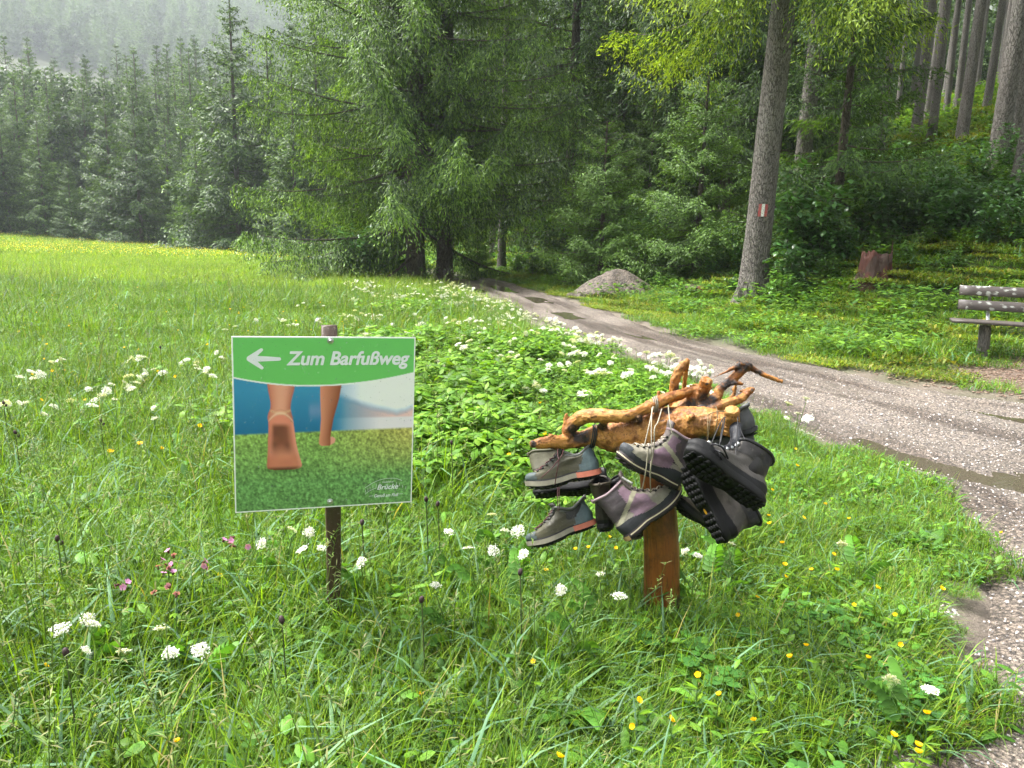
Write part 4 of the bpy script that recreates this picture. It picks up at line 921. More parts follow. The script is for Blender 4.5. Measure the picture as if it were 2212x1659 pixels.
# rain drops
g = np.random.default_rng(44); A = Acc()
m, nt, b = new_mat('rain_drop'); b.inputs['Base Color'].default_value = (1, 1, 1, 1); b.inputs['Roughness'].default_value = .02; b.inputs['IOR'].default_value = 1.33; b.inputs['Alpha'].default_value = .26; b.inputs['Base Color'].default_value = (.85, .9, .92, 1)
for q in range(520):
    x, y = g.uniform(-.49, .49, 2)*SW
    if g.random() < .35: y = abs(y)
    r = .0008+.0016*g.random()**3; th = np.linspace(0, 2*np.pi, 7)[:-1]
    V = [(x+r*math.cos(t), y+r*1.15*math.sin(t), .0041) for t in th]+[(x+.6*r*math.cos(t), y+.7*r*math.sin(t), .0041+r*.4) for t in th]+[(x, y, .0041+r*.5)]
    F4 = [[i, (i+1) % 6, 6+(i+1) % 6, 6+i] for i in range(6)]; s_ = A.n; A.add(V, F4); A.F[3].append(np.array([[6+i, 6+(i+1) % 6, 12] for i in range(6)])+s_)
o = obj('rain_drops', local(SM, A.mesh('rain_drops', [m], True, False), signpost), signpost); o['kind'] = 'stuff'

# ------------------------------------------------------------------ bench
m, nt, b = new_mat('weathered_plank')
v = coord(nt, 'Object', (.15, 1, 1)); f = noise(nt, 40, 5, .65, v); base = mixc(nt, f, (.028, .022, .019), (.10, .083, .073))
li = nd(nt, 'ShaderNodeTexVoronoi', feature='SMOOTH_F1'); li.inputs['Scale'].default_value = 13; li.inputs['Randomness'].default_value = 1
wv = nd(nt, 'ShaderNodeVectorMath', operation='ADD'); nt.links.new(coord(nt, 'Object', (1, 1.3, 1.3)), wv.inputs[0]); nz = nd(nt, 'ShaderNodeTexNoise'); nz.inputs['Scale'].default_value = 25
sc3 = nd(nt, 'ShaderNodeVectorMath', operation='SCALE'); sc3.inputs['Scale'].default_value = .06; nt.links.new(nz.outputs['Color'], sc3.inputs[0]); nt.links.new(sc3.outputs[0], wv.inputs[1]); nt.links.new(wv.outputs[0], li.inputs['Vector'])
at2 = nd(nt, 'ShaderNodeAttribute', attribute_name='Col'); sepc = nd(nt, 'ShaderNodeSeparateColor'); nt.links.new(at2.outputs[0], sepc.inputs[0])
lm = ramp(nt, li.outputs['Distance'], [(.23, 1.), (.29, 0.)]); mm_ = nd(nt, 'ShaderNodeMath', operation='MULTIPLY'); nt.links.new(lm, mm_.inputs[0]); nt.links.new(sepc.outputs[0], mm_.inputs[1])
nt.links.new(mixc(nt, mm_.outputs[0], base, (.34, .35, .32)), b.inputs['Base Color']); b.inputs['Roughness'].default_value = .5; bump(nt, b, f, .4, .004)
M_PLANK = m
M_POST = bark_mat('grey_post_wood', (.16, .14, .125), (.32, .295, .27), (.22, .2, .17), .08, 20)
bz = tz(5.85, 9.5)
bench = empty('bench', (5.62, 9.62, bz), math.radians(-21)); tag(bench, 'weathered plank bench with lichen on its back boards beside the track', 'bench')
def plank(name, cx, cy_, cz, L, dep, th, tilt, lich):
    A = Acc(); Mx = np.array(Matrix.Rotation(tilt, 3, 'X')); n = 14
    xs = np.linspace(-L/2, L/2, n); pr = [(-dep/2+.006, -th/2), (dep/2-.006, -th/2), (dep/2, -th/2+.006), (dep/2, th/2-.006), (dep/2-.006, th/2), (-dep/2+.006, th/2), (-dep/2, th/2-.006), (-dep/2, -th/2+.006)]
    V = []
    for x in xs:
        for y, z in pr: V.append(np.array([x, *(Mx @ np.array([0, y, z+.004*math.sin(3*x+cz*9)]))[1:]]))
    V = np.array(V)+(cx, cy_, cz); i = np.arange(n-1)[:, None]*8; j = np.arange(8)[None]; k = (j+1) % 8
    A.add(V, np.stack([i+j, i+n*0+k, i+8+k, i+8+j], -1).reshape(-1, 4)[:, ::-1], (lich, lich, lich))
    for e, fl in ((0, 1), ((n-1)*8, -1)):
        A.F[4].append((np.array([[0, 1, 2, 3], [0, 3, 4, 7], [4, 5, 6, 7]])[:, ::fl])+e)
    return obj(name, A.mesh(name, [M_PLANK]), bench)
# local frame: x along bench, -y is the sitting side (towards the track)
plank('seat_board', .88, -.02, .47, 2.02, .15, .035, 0, .05); plank('seat_board', .88, .15, .47, 2.0, .15, .035, 0, .05)
plank('back_board', .90, .30, .66, 1.86, .125, .035, math.radians(78), 1.); plank('back_board', .90, .345, .84, 1.86, .125, .035, math.radians(78), 1.)
for x in (.26, 1.52):
    A = Acc(); g3 = np.random.default_rng(int(x*100)); tube(A, [(x, .06, -.3), (x, .06, 0), (x+.01, .06, .2), (x, .06, .40), (x, .06, .435)], [.07, .068, .064, .066, .062], 14, None, True, .03, g3); obj('leg', A.mesh('leg', [M_POST], True, False), bench)
    A = Acc(); P = [(x+.06, .10, .445), (x+.06, .26, .45), (x+.06, .335, .56), (x+.06, .365, .72), (x+.06, .39, .90)]
    for p0, p1 in zip(P[:-1], P[1:]):
        p0, p1 = np.array(p0), np.array(p1); d = norm(p1-p0); n_ = np.cross([1, 0, 0], d); L = np.linalg.norm(p1-p0)
        Vb, Fb = boxv((p0+p1)/2, (.04, .008, L+.006), np.stack([[1, 0, 0], n_, d], 1)); A.add(Vb, Fb)
    obj('bracket', A.mesh('bracket', [M_STEEL], False, False), bench)

# ------------------------------------------------------------------ gravel heap, stumps, cut log
hx, hy = 2.6, 19.4; hz0 = tz(hx, hy)
n = 44; xx, yy = np.meshgrid(np.linspace(-1.25, 1.25, n), np.linspace(-1.1, 1.1, n)); q = np.hypot(xx/1.0, yy/.85)
zz = .70*np.clip(1-q**1.05, -.12, 1)+.12*(n2(xx, yy, .5)-.5); zz = np.minimum(zz, .60+.08*n2(xx, yy, .4))+.08*(n2(xx, yy, .22)-.5)+.06*(n2(xx, yy, .09)-.5)
zz = np.where(q > 1.08, -.25, zz); i = np.arange(n-1)[:, None]*n; j = np.arange(n-1)[None]
F = np.stack([i+j, i+j+1, i+n+j+1, i+n+j], -1).reshape(-1, 4)
m, nt, b = new_mat('heap_gravel'); vo = nd(nt, 'ShaderNodeTexVoronoi'); vo.inputs['Scale'].default_value = 22; nt.links.new(coord(nt), vo.inputs['Vector'])
bw = nd(nt, 'ShaderNodeSeparateColor'); nt.links.new(vo.outputs['Color'], bw.inputs[0]); nt.links.new(mixc(nt, bw.outputs[0], (.035, .027, .02), (.14, .112, .088)), b.inputs['Base Color']); b.inputs['Roughness'].default_value = .8; bump(nt, b, vo.outputs['Distance'], .9, .02)
heap = obj('gravel_heap', mk_mesh('gravel_heap', np.stack([xx*1.18, yy, zz*1.05], -1).reshape(-1, 3), F, None, [m], True), None, (hx, hy, hz0+.02)); tag(heap, 'grey-brown heap of loose gravel on the verge beside the track', 'gravel heap')
def stump(name, loc, r, h, seed, mats, jag, label):
    g = np.random.default_rng(seed); root = empty(name, loc); tag(root, label, 'stump'); n = 40; th = np.linspace(0, 2*np.pi, n, endpoint=False)
    fl = 1+.10*np.cos(6*th+1)+.06*np.cos(11*th+2); top = h*(1+jag*(vnoise(np.c_[np.cos(th)*3.5+5, np.sin(th)*3.5+5, 0*th])-.5)*1.6); zs = [-.25, 0, .08, .25, .5, .75, 1.]
    V = [];
    for z in zs:
        rr = r*(1+.45*np.exp(-max(z, 0)*h/.14))*fl*(1-.12*max(z, 0)); V.append(np.c_[rr*np.cos(th), rr*np.sin(th), np.where(z <= 0, z, z*top)])
    V.append(np.c_[r*.72*np.cos(th), r*.72*np.sin(th), top*.9]); V.append(np.c_[r*.4*np.cos(th), r*.4*np.sin(th), top*.62]); V.append(np.c_[r*.05*np.cos(th), r*.05*np.sin(th), 0*th+h*.55])
    V = np.concatenate(V); k_ = len(V)//n; i = np.arange(k_-1)[:, None]*n; j = np.arange(n)[None]; k = (j+1) % n; F = np.stack([i+j, i+k, i+n+k, i+n+j], -1).reshape(-1, 4)
    obj('stump_wood', mk_mesh('stump_wood', V, F, None, [mats[0]], True), root)
    return root
m, nt, b = new_mat('rotten_wood'); v = coord(nt, 'Object', (1, 1, .18)); f = noise(nt, 16, 5, .7, v); xs_ = noise(nt, 3.2, 2, .5, coord(nt))
c = mixc(nt, f, (.022, .012, .008), (.085, .042, .027)); c = mixc(nt, ramp(nt, xs_, [(.46, 0.), (.54, 1.)]), c, mixc(nt, f, (.040, .009, .005), (.115, .028, .012))); c = mixc(nt, ramp(nt, noise(nt, 14, 4, .7, v), [(.62, 0.), (.68, .6)]), c, (.2, .17, .15))
nt.links.new(c, b.inputs['Base Color']); b.inputs['Roughness'].default_value = .7; bump(nt, b, f, 1., .04)
M_ROT = m
p_ = gpos(1885, 14.6, -.02); st = stump('tree_stump', p_, .28, .56, 3, [M_ROT], .28, 'rotten red-brown broken tree stump on the bank')
A = Acc(); A.add([(.22, -.1, .3), (.30, -.06, .3), (.30, .05, .32), (.25, -.05, .86), (.285, -.02, .84)], [[0, 1, 4], [0, 4, 3], [1, 2, 4], [2, 3, 4], [2, 0, 3]]); obj('splinter', A.mesh('splinter', [M_ROT], False, False), st)
p_ = gpos(600, 35.5, 0.05); stump('tree_stump', p_, .20, .17, 9, [M_ROT], .15, 'low brown sawn stump out in the open meadow')
p_ = gpos(1512, 17.2, .22); lg = empty('log', p_, .4); tag(lg, 'short sawn log lying on the mossy bank beside the heap', 'log')
M_CUT = simple_mat('cut_wood', (.42, .22, .10), .7, .3, .3, 30)
A = Acc(); tube(A, [(0, .45, 0), (0, 0, 0)], [.10, .105], 14, None, False); obj('bark', A.mesh('bark', [M_BARKD], True, False), lg)
A = Acc(); tube(A, [(0, -.004, 0), (0, .02, 0)], [.098, .098], 14); obj('cut_face', A.mesh('cut_face', [M_CUT], False, False), lg)
# ------------------------------------------------------------------ stand made of a post and an upturned root, hung with old boots
STAND_Y = 2.85
def W(u, v, d=0.): return at((1280+u/3.0722)*.86406, (860+v/3.0722)*.86406, STAND_Y+d)
CPX = np.linalg.norm(W(1101, 700)-W(1100, 700))
def wood_mat(name, pal, rough, gloss):
    m, nt, b = new_mat(name)
    gr_ = nd(nt, 'ShaderNodeAttribute', attribute_name='grain'); stn = nd(nt, 'ShaderNodeAttribute', attribute_name='stain')
    f1 = noise(nt, 55, 5, .6, gr_.outputs['Vector'], .4); f2 = noise(nt, 9, 3, .55, gr_.outputs['Vector']); f3 = noise(nt, 160, 3, .6, gr_.outputs['Vector'])
    c = mixc(nt, ramp(nt, f1, [(.38, 0.), (.60, 1.)]), pal[0], pal[1]); c = mixc(nt, ramp(nt, f2, [(.42, 0.), (.62, 1.)]), c, pal[2])
    c = mixc(nt, ramp(nt, f3, [(.56, 0.), (.66, .8)]), c, pal[3])
    big = ramp(nt, noise(nt, 11, 4, .65, coord(nt)), [(.50, 0.), (.64, .85)]); c = mixc(nt, big, c, tuple(x*.55 for x in pal[0]))
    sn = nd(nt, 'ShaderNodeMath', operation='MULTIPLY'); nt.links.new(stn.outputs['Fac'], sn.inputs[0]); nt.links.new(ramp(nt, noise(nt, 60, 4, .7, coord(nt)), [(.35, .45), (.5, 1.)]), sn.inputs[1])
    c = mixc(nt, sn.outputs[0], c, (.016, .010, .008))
    nt.links.new(c, b.inputs['Base Color']); b.inputs['Roughness'].default_value = rough; b.inputs['Coat Weight'].default_value = gloss; b.inputs['Coat Roughness'].default_value = .2
    bump(nt, b, f1, .8, .006); return m
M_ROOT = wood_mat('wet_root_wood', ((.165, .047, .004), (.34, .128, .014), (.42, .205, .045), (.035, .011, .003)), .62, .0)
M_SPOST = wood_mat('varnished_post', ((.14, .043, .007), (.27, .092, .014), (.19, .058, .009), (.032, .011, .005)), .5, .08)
base_xy = W(1150, 2050, 0.); sx_, sy_ = base_xy[0], base_xy[1]
stand = empty('boot_stand', (sx_, sy_, tz(sx_, sy_))); tag(stand, 'orange-brown post topped by an upturned root hung with old boots', 'boot stand')
so = np.array(stand.location)
def grain_attrs(me, segs, stains_and_shade):
    co = np.zeros(len(me.vertices)*3, np.float32); me.vertices.foreach_get('co', co); co = co.reshape(-1, 3).astype(float)
    best = np.full(len(co), 1e9); G = np.zeros_like(co); cum = 0.
    for a, b_, ra, rb in segs:
        d = b_-a; L = np.linalg.norm(d); u = d/L; t = np.clip((co-a)@u, 0, L); foot = a+t[:, None]*u; rad = co-foot; q = np.linalg.norm(rad, axis=1)/(ra+(rb-ra)*t/L)
        k = q < best; best[k] = q[k]; G[k] = (rad+u*((cum+t)*.07)[:, None]+u*0)[k]; cum += L
    at1 = me.attributes.new('grain', 'FLOAT_VECTOR', 'POINT'); at1.data.foreach_set('vector', G.astype(np.float32).ravel())
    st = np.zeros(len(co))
    for c, r in stains_and_shade: st = np.maximum(st, np.clip(2.6-2.6*np.linalg.norm(co-c, axis=1)/r, 0, 1))
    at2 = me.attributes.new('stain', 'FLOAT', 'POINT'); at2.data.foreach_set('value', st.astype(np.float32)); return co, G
def fuse(name, chains, voxel, mat, stains_and_shade, disp=.003, seed=1, wob=.03):
    """fuse tapered chains of (point, radius) into one continuous surface"""
    A = Acc(); segs = []; gg = np.random.default_rng(seed)
    for ch in chains:
        P = np.array([c[0] for c in ch]); R = np.array([c[1] for c in ch]); n = max(5, (len(P)-1)*5+1)
        Ph = hermite(P, n); Rh = np.interp(np.linspace(0, len(P)-1, n), np.arange(len(P)), R); Ph = Ph+gg.standard_normal(Ph.shape)*(Rh*wob)[:, None]
        tube(A, Ph, Rh*(1+wob*gg.standard_normal(n)), 14, None, True, wob*.6, gg); segs += [(Ph[i], Ph[i+1], Rh[i], Rh[i+1]) for i in range(n-1)]
    me0 = A.mesh(name+'_raw', [], False, False); o = bpy.data.objects.new('fuse', me0); COL.objects.link(o)
    md = o.modifiers.new('r', 'REMESH'); md.mode = 'VOXEL'; md.voxel_size = voxel; md.use_smooth_shade = True
    sm_ = o.modifiers.new('s', 'SMOOTH'); sm_.factor = .5; sm_.iterations = 3
    me = bpy.data.meshes.new_from_object(o.evaluated_get(bpy.context.evaluated_depsgraph_get())); bpy.data.objects.remove(o); bpy.data.meshes.remove(me0)
    me.name = name; me.materials.clear(); me.materials.append(mat)
    co, G = grain_attrs(me, segs, stains_and_shade)
    nr_ = np.zeros(len(co)*3, np.float32); me.vertex_normals.foreach_get('vector', nr_); nr_ = nr_.reshape(-1, 3)
    h = (vnoise(G*190+7)-.5)*1.7+(vnoise(G*70+3)-.5)*1.4+(vnoise(co*9)-.5)*1.2
    co = co+nr_*(h*disp)[:, None]-so; me.vertices.foreach_set('co', co.astype(np.float32).ravel())
    me.polygons.foreach_set('use_smooth', np.ones(len(me.polygons), bool)); me.update(); return me
def ch(*pts): return [(W(u, v, d), r*CPX) for u, v, d, r in pts]
post_top = W(1090, 760, 0.)
segp = [(W(1160, 2300, .0), 148*CPX), (W(1152, 1900, .0), 143*CPX), (W(1144, 1500, .0), 140*CPX), (W(1118, 1100, .0), 134*CPX), (W(1085, 780, .0), 125*CPX)]
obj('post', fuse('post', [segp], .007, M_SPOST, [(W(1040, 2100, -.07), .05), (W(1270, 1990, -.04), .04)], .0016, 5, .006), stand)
D0 = .02
chains = [
 ch((470, 730, .05, 52), (560, 725, .04, 66), (660, 705, .03, 88), (780, 715, .02, 128), (920, 695, .0, 152), (1080, 660, .0, 160), (1250, 632, -.03, 152), (1420, 600, -.08, 122), (1560, 606, -.12, 98), (1650, 625, -.15, 72), (1690, 640, -.16, 52)),
 ch((600, 725, .04, 60), (450, 750, .03, 60), (320, 752, .0, 54), (200, 765, -.02, 38), (140, 768, -.03, 20)),
 ch((440, 720, .03, 50), (440, 650, .03, 56), (520, 575, .01, 58), (620, 550, -.02, 53), (760, 556, -.05, 47), (900, 547, -.06, 45), (1040, 490, -.05, 45), (1160, 432, -.03, 44), (1280, 392, .0, 40), (1400, 357, .03, 33), (1480, 345, .05, 30)),
 ch((425, 650, .03, 30), (412, 590, .03, 22), (418, 535, .03, 9)),
 ch((1200, 600, .02, 90), (1330, 510, .04, 92), (1420, 420, .03, 70), (1478, 330, .01, 46), (1496, 272, -.01, 42)),
 ch((1230, 480, .08, 40), (1242, 380, .08, 34), (1252, 280, .08, 37), (1290, 195, .08, 37), (1338, 140, .08, 26), (1362, 128, .08, 18)),
 ch((1345, 150, .09, 19), (1330, 240, .11, 18), (1322, 340, .12, 16), (1310, 440, .12, 16)),
 ch((1120, 430, .03, 13), (1128, 362, .03, 10)),
 ch((1400, 560, -.02, 70), (1500, 475, .02, 52), (1560, 420, .04, 40), (1600, 350, .05, 35), (1640, 312, .06, 28), (1720, 242, .07, 33), (1785, 185, .08, 38), (1805, 152, .08, 40)),
 ch((1800, 160, .08, 30), (1740, 165, .07, 20), (1650, 210, .06, 13), (1535, 262, .05, 5)),
 ch((1810, 165, .08, 30), (1870, 203, .08, 22), (1960, 247, .06, 18), (2080, 292, .04, 14)),
 ch((1640, 315, .06, 22), (1700, 297, .05, 18), (1782, 307, .04, 11)),
 ch((1560, 460, .08, 24), (1680, 420, .10, 18), (1712, 345, .11, 15), (1732, 270, .10, 13)),
 ch((1520, 520, -.02, 52), (1590, 480, -.03, 42), (1680, 450, -.02, 35), (1762, 418, .0, 31), (1828, 365, .01, 20), (1848, 345, .02, 15), (1800, 352, .02, 11), (1745, 364, .02, 9)),
 ch((1690, 318, .05, 5), (1760, 318, .06, 5), (1835, 335, .07, 4)),
 ch((1370, 328, .10, 14), (1440, 320, .10, 15), (1540, 340, .08, 14)),
 ch((1672, 690, -.16, 62), (1680, 620, -.17, 60), (1686, 560, -.19, 56), (1690, 498, -.20, 52)),
 ch((1755, 150, .08, 8), (1745, 120, .08, 6), (1758, 88, .08, 4)), ch((1745, 145, .08, 7), (1680, 116, .07, 4)),
 ch((960, 600, -.04, 40), (975, 570, -.075, 22), (985, 560, -.085, 8)), ch((690, 640, .0, 40), (712, 608, -.04, 20), (735, 600, -.05, 8)), ch((860, 760, -.03, 60), (830, 830, -.05, 26), (815, 862, -.055, 9)), ch((1340, 600, -.09, 50), (1380, 560, -.13, 22), (1400, 548, -.14, 8)), ch((1250, 700, -.08, 50), (1300, 760, -.10, 24), (1330, 790, -.10, 8)), ch((330, 745, .0, 40), (300, 705, -.01, 16), (285, 690, -.01, 6)),
 ch((1560, 430, .05, 16), (1520, 400, .05, 13), (1500, 360, .06, 8)),
]
stains_and_shade = [(W(525, 690, .0), .050), (W(470, 655, .0), .030), (W(560, 730, .0), .026), (W(700, 612, -.02), .036), (W(975, 575, -.07), .026), (W(1800, 150, .06), .045), (W(1750, 175, .06), .03), (W(1490, 440, -.02), .045), (W(1640, 310, .05), .034), (W(1530, 425, .02), .028), (W(1700, 300, .03), .028), (W(1900, 215, .06), .024), (W(1690, 492, -.22), .014), (W(1280, 345, .06), .022), (W(1500, 310, -.03), .012), (W(1380, 470, .0), .035), (W(860, 830, -.04), .05), (W(300, 800, .0), .03), (W(160, 768, -.04), .018), (W(1200, 500, -.05), .03), (W(1440, 690, -.1), .04), (W(1850, 345, .0), .014)]  # dark spots; those at the left end paint a hollow's shade into the wood
obj('root', fuse('root', chains, .0048, M_ROOT, stains_and_shade, .0034, 6, .022), stand)['label'] = 'upturned orange driftwood root with branching ends'

# ---- shoes
_mc = {}
def cmat(name, col, rough=.45, kind='leather'):
    key = (name, col); col = tuple(.74*x for x in col)
    if key not in _mc:
        if kind == 'rubber': _mc[key] = simple_mat(name, col, .6, .22, .4, 45, .35)
        elif kind == 'moss':
            m, nt, b = new_mat(name); f = noise(nt, 28, 5, .7, coord(nt)); c = mixc(nt, ramp(nt, f, [(.50, 0.), (.60, 1.)]), col, mixc(nt, noise(nt, 160, 2, .5, coord(nt)), (.045, .05, .008), (.15, .13, .02)))
            nt.links.new(c, b.inputs['Base Color']); b.inputs['Roughness'].default_value = .4; bump(nt, b, f, .4, .004); _mc[key] = m
        else:
            m, nt, b = new_mat(name); oc = coord(nt); f = noise(nt, 16, 5, .7, oc); f2 = noise(nt, 70, 4, .7, oc)
            c = mixc(nt, ramp(nt, f, [(.3, 0.), (.7, 1.)]), tuple(x*.55 for x in col), tuple(x*1.15 for x in col)); c = mixc(nt, ramp(nt, f2, [(.58, 0.), (.72, .45)]), c, (.11, .10, .085))
            nt.links.new(c, b.inputs['Base Color']); b.inputs['Specular IOR Level'].default_value = .35; nt.links.new(ramp(nt, f, [(.3, .4), (.7, .75)]), b.inputs['Roughness']); bump(nt, b, f2, .35, .003); _mc[key] = m
    return _mc[key]
OUT_X = [0, .02, .06, .12, .25, .40, .55, .70, .82, .91, .97, 1.]; OUT_W = [0, .060, .092, .112, .118, .108, .126, .150, .150, .118, .070, 0]
PROF = {
 'boot': dict(F=[(.975, .085), (1., .13), (.995, .185), (.96, .235), (.89, .268), (.79, .30), (.69, .345), (.60, .405), (.53, .475), (.49, .55), (.475, .62), (.475, .69)],
              B=[(.01, .09), (.0, .14), (-.005, .19), (.0, .235), (.008, .275), (.015, .315), (.02, .36), (.02, .42), (.015, .49), (.005, .56), (-.008, .63), (-.02, .69)],
              w=[.146, .152, .155, .150, .143, .136, .130, .125, .124, .126, .132, .138], dip=.03, top=.12),
 'low': dict(F=[(.975, .075), (1., .11), (.99, .16), (.955, .20), (.89, .225), (.80, .25), (.71, .285), (.63, .325), (.56, .37), (.515, .41), (.49, .44), (.475, .455)],
             B=[(.01, .08), (.0, .12), (-.005, .165), (-.002, .205), (.004, .24), (.01, .27), (.018, .30), (.024, .33), (.028, .355), (.026, .38), (.02, .40), (.012, .42)],
             w=[.142, .148, .15, .146, .14, .132, .126, .12, .115, .112, .11, .112], dip=.10, top=.075)}
def sole_bottom(x): return .075*np.clip((x-.68)/.32, 0, 1)**2+.018*np.exp(-((x-.38)/.12)**2)+.02*np.clip((.05-x)/.05, 0, 1)
def shoe(label, style, kind, heel, toe, L, hint, roll, group=None, lugs=False, name=None):
    Hh = W(*heel); Tt = W(*toe); Xa = norm(Tt-Hh); mid = (Hh+Tt)/2; toc = norm(CAM-mid)
    Yc = norm(toc-Xa*(toc@Xa)); Z = np.cross(Xa, Yc); hw = norm(hint[0]*CR-hint[1]*CU)
    if Z@hw < 0: Z = -Z
    if abs(toc@Xa) > .75: Z = norm(hw-Xa*(hw@Xa)); Yc = np.cross(Z, Xa)
    r = math.radians(roll); Z = Z*math.cos(r)-Yc*math.sin(r); Yv = np.cross(Z, Xa)
    org = mid-Xa*L/2
    root = bpy.data.objects.new(name or ('boot' if kind == 'boot' else 'shoe'), None); COL.objects.link(root); root.empty_display_size = .05
    root.matrix_world = Matrix(((Xa[0], Yv[0], Z[0], org[0]), (Xa[1], Yv[1], Z[1], org[1]), (Xa[2], Yv[2], Z[2], org[2]), (0, 0, 0, 1)))
    tag(root, label, 'boot' if kind == 'boot' else 'shoe', group)
    pr = PROF[kind]; nR = 72; m = 40
    Fp = hermite(np.array(pr['F']), nR); Bp = hermite(np.array(pr['B']), nR); wm = np.interp(np.linspace(0, 11, nR), np.arange(12), pr['w'])
    k = np.arange(m+1); s = (1-np.cos(np.pi*k/m))/2
    ss = np.concatenate([s, s[-2:0:-1]]); sg = np.concatenate([np.ones(m+1), -np.ones(m-1)]); n = len(ss)
    V = []
    for i in range(nR):
        t = i/(nR-1); shp = np.interp(ss, OUT_X, OUT_W)/.15*(1-sm(.25, .7, t))+np.sqrt(np.clip(1-(2*ss-1)**2, 0, 1))*sm(.25, .7, t)
        x = Bp[i, 0]+(Fp[i, 0]-Bp[i, 0])*ss; z = Bp[i, 1]+(Fp[i, 1]-Bp[i, 1])*ss-pr['dip']*sm(.45, 1, t)*np.sin(np.pi*ss)**1.5
        z = z+sole_bottom(x)*(1-t)
        V.append(np.c_[x, sg*wm[i]*shp, z])
    V = np.stack(V)*L; seed_ = abs(hash(label)) % 97 if False else sum(map(ord, label)) % 97
    fl_ = np.exp(-((V[..., 0]/L-.62)/.10)**2)*np.clip((V[..., 2]/L-.12)/.12, 0, 1); top_ = np.clip((np.arange(nR)/(nR-1)-.55)/.45, 0, 1)[:, None]
    V[..., 2] += .0022*fl_*np.sin(V[..., 0]/L*95+3*V[..., 1]/L*4)-.02*L*top_*(vnoise(V*9+seed_)-.3)
    nz_ = np.stack([vnoise(V*26+seed_+k_*11)-.5 for k_ in range(3)], -1); V = V+nz_*.008*np.clip(np.arange(nR)/(nR-1)*3-.3, 0, 1)[:, None, None]
    if style is BLACKB: V[..., 2] = np.where(V[..., 2] > .2*L, .2*L+(V[..., 2]-.2*L)*.84, V[..., 2])
    V[..., 1] += .03*L*top_**2*math.sin(seed_); V[..., 0] += .02*L*top_**2*math.cos(seed_)
    idx = np.arange(nR*n).reshape(nR, n); j2 = (np.arange(n)+1) % n
    F = np.stack([idx[:-1], idx[:-1][:, j2], idx[1:][:, j2], idx[1:]], -1).reshape(-1, 4)
    me = mk_mesh('upper', V.reshape(-1, 3), F, None, [cmat('shoe_upper', style['upper'], kind=style.get('upk', 'leather'))], True); obj('upper', me, root)
    nr_ = np.zeros(nR*n*3, np.float32); me.vertex_normals.foreach_get('vector', nr_); Nn = nr_.reshape(-1, 3)
    if np.sum(Nn*(V.reshape(-1, 3)-V.reshape(-1, 3).mean(0))) < 0:
        Nn = -Nn; me.flip_normals()
    fc = V.reshape(-1, 3)[F].mean(1)/L; fi = np.repeat(np.arange(nR-1)/(nR-2), n); fs = np.tile((ss+ss[j2])/2, nR-1)
    taken = np.zeros(len(F), bool)
    for nm, fn, col, kd in style['over']:
        k_ = fn(fc[:, 0], np.abs(fc[:, 1]), fc[:, 2]-sole_bottom(fc[:, 0])*(1-fi), fi, fs) & ~taken; taken |= k_
        if k_.sum() < 4: continue
        for kk_ in ((k_ & (fc[:, 1] > 0), k_ & (fc[:, 1] <= 0)) if 'panel' in nm or 'strap' in nm else (k_,)):
            us, inv = np.unique(F[kk_], return_inverse=True); VV = V.reshape(-1, 3)[us]+Nn[us]*.0016
            obj(nm, mk_mesh(nm, VV, inv.reshape(-1, 4), None, [cmat('shoe_'+nm, col, kind=kd)], True), root)
    # sole
    th = np.linspace(0, 1, 34); xs = (1-np.cos(np.pi*th))/2; xx = np.concatenate([xs, xs[-2:0:-1]]); sgn = np.concatenate([np.ones(34), -np.ones(32)]); ww = np.interp(xx, OUT_X, OUT_W)*1.06
    xo = xx*1.02-.01; q = len(xx)
    tk = style.get('sole_t', .085)
    lev = [(-.0, .94), (.02, 1.0), (tk*.55, 1.01), (tk, .98), (tk+.02, .95)]
    def band(name, l0, l1, col, sel=None, kd='rubber', grow=1., capb=False):
        Vs = np.concatenate([np.c_[(xo-.5)*f*grow+.5, sgn*ww*f*grow, sole_bottom(xx)+z] for z, f in (l0, l1)])*L
        jj = np.arange(q); Fq = np.stack([jj, (jj+1) % q, q+(jj+1) % q, q+jj], -1)
        if sel is not None: Fq = Fq[sel((xx+xx[(jj+1) % q])/2)]
        Fl = [Fq]
        if capb:
            Fl.append(np.array([[a_, b_, c_, d_] for a_, b_, c_, d_ in [(i, i+1, (q-i-1) % q, (q-i) % q) for i in range(1, 32)]]))
            Fl = [np.vstack(Fl)]
        return obj(name, mk_mesh(name, Vs, Fl, None, [cmat('shoe_'+name, col, kind=kd)], False), root)
    Vs = np.concatenate([np.c_[(xo-.5)*f+.5, sgn*ww*f, sole_bottom(xx)+z] for z, f in lev])*L; jj = np.arange(q)
    Fq = np.concatenate([np.stack([l*q+jj, l*q+(jj+1) % q, (l+1)*q+(jj+1) % q, (l+1)*q+jj], -1) for l in range(4)]+[np.array([(i, (q-i) % q, (q-i-1) % q, i+1) for i in range(1, 32)])])
    so_ = obj('outsole', mk_mesh('outsole', Vs, Fq, None, [cmat('shoe_outsole', style['sole'], kind='rubber')], True), root)
    for nm, z0_, z1_, col, x0_, x1_ in style.get('mid', ()): band(nm, (z0_, 1.0), (z1_, 1.0), col, lambda x, a=x0_, b=x1_: (x >= a) & (x <= b), grow=1.022)
    # tread lugs
    A = Acc(); lg_m = cmat('shoe_outsole', style['sole'], kind='rubber')
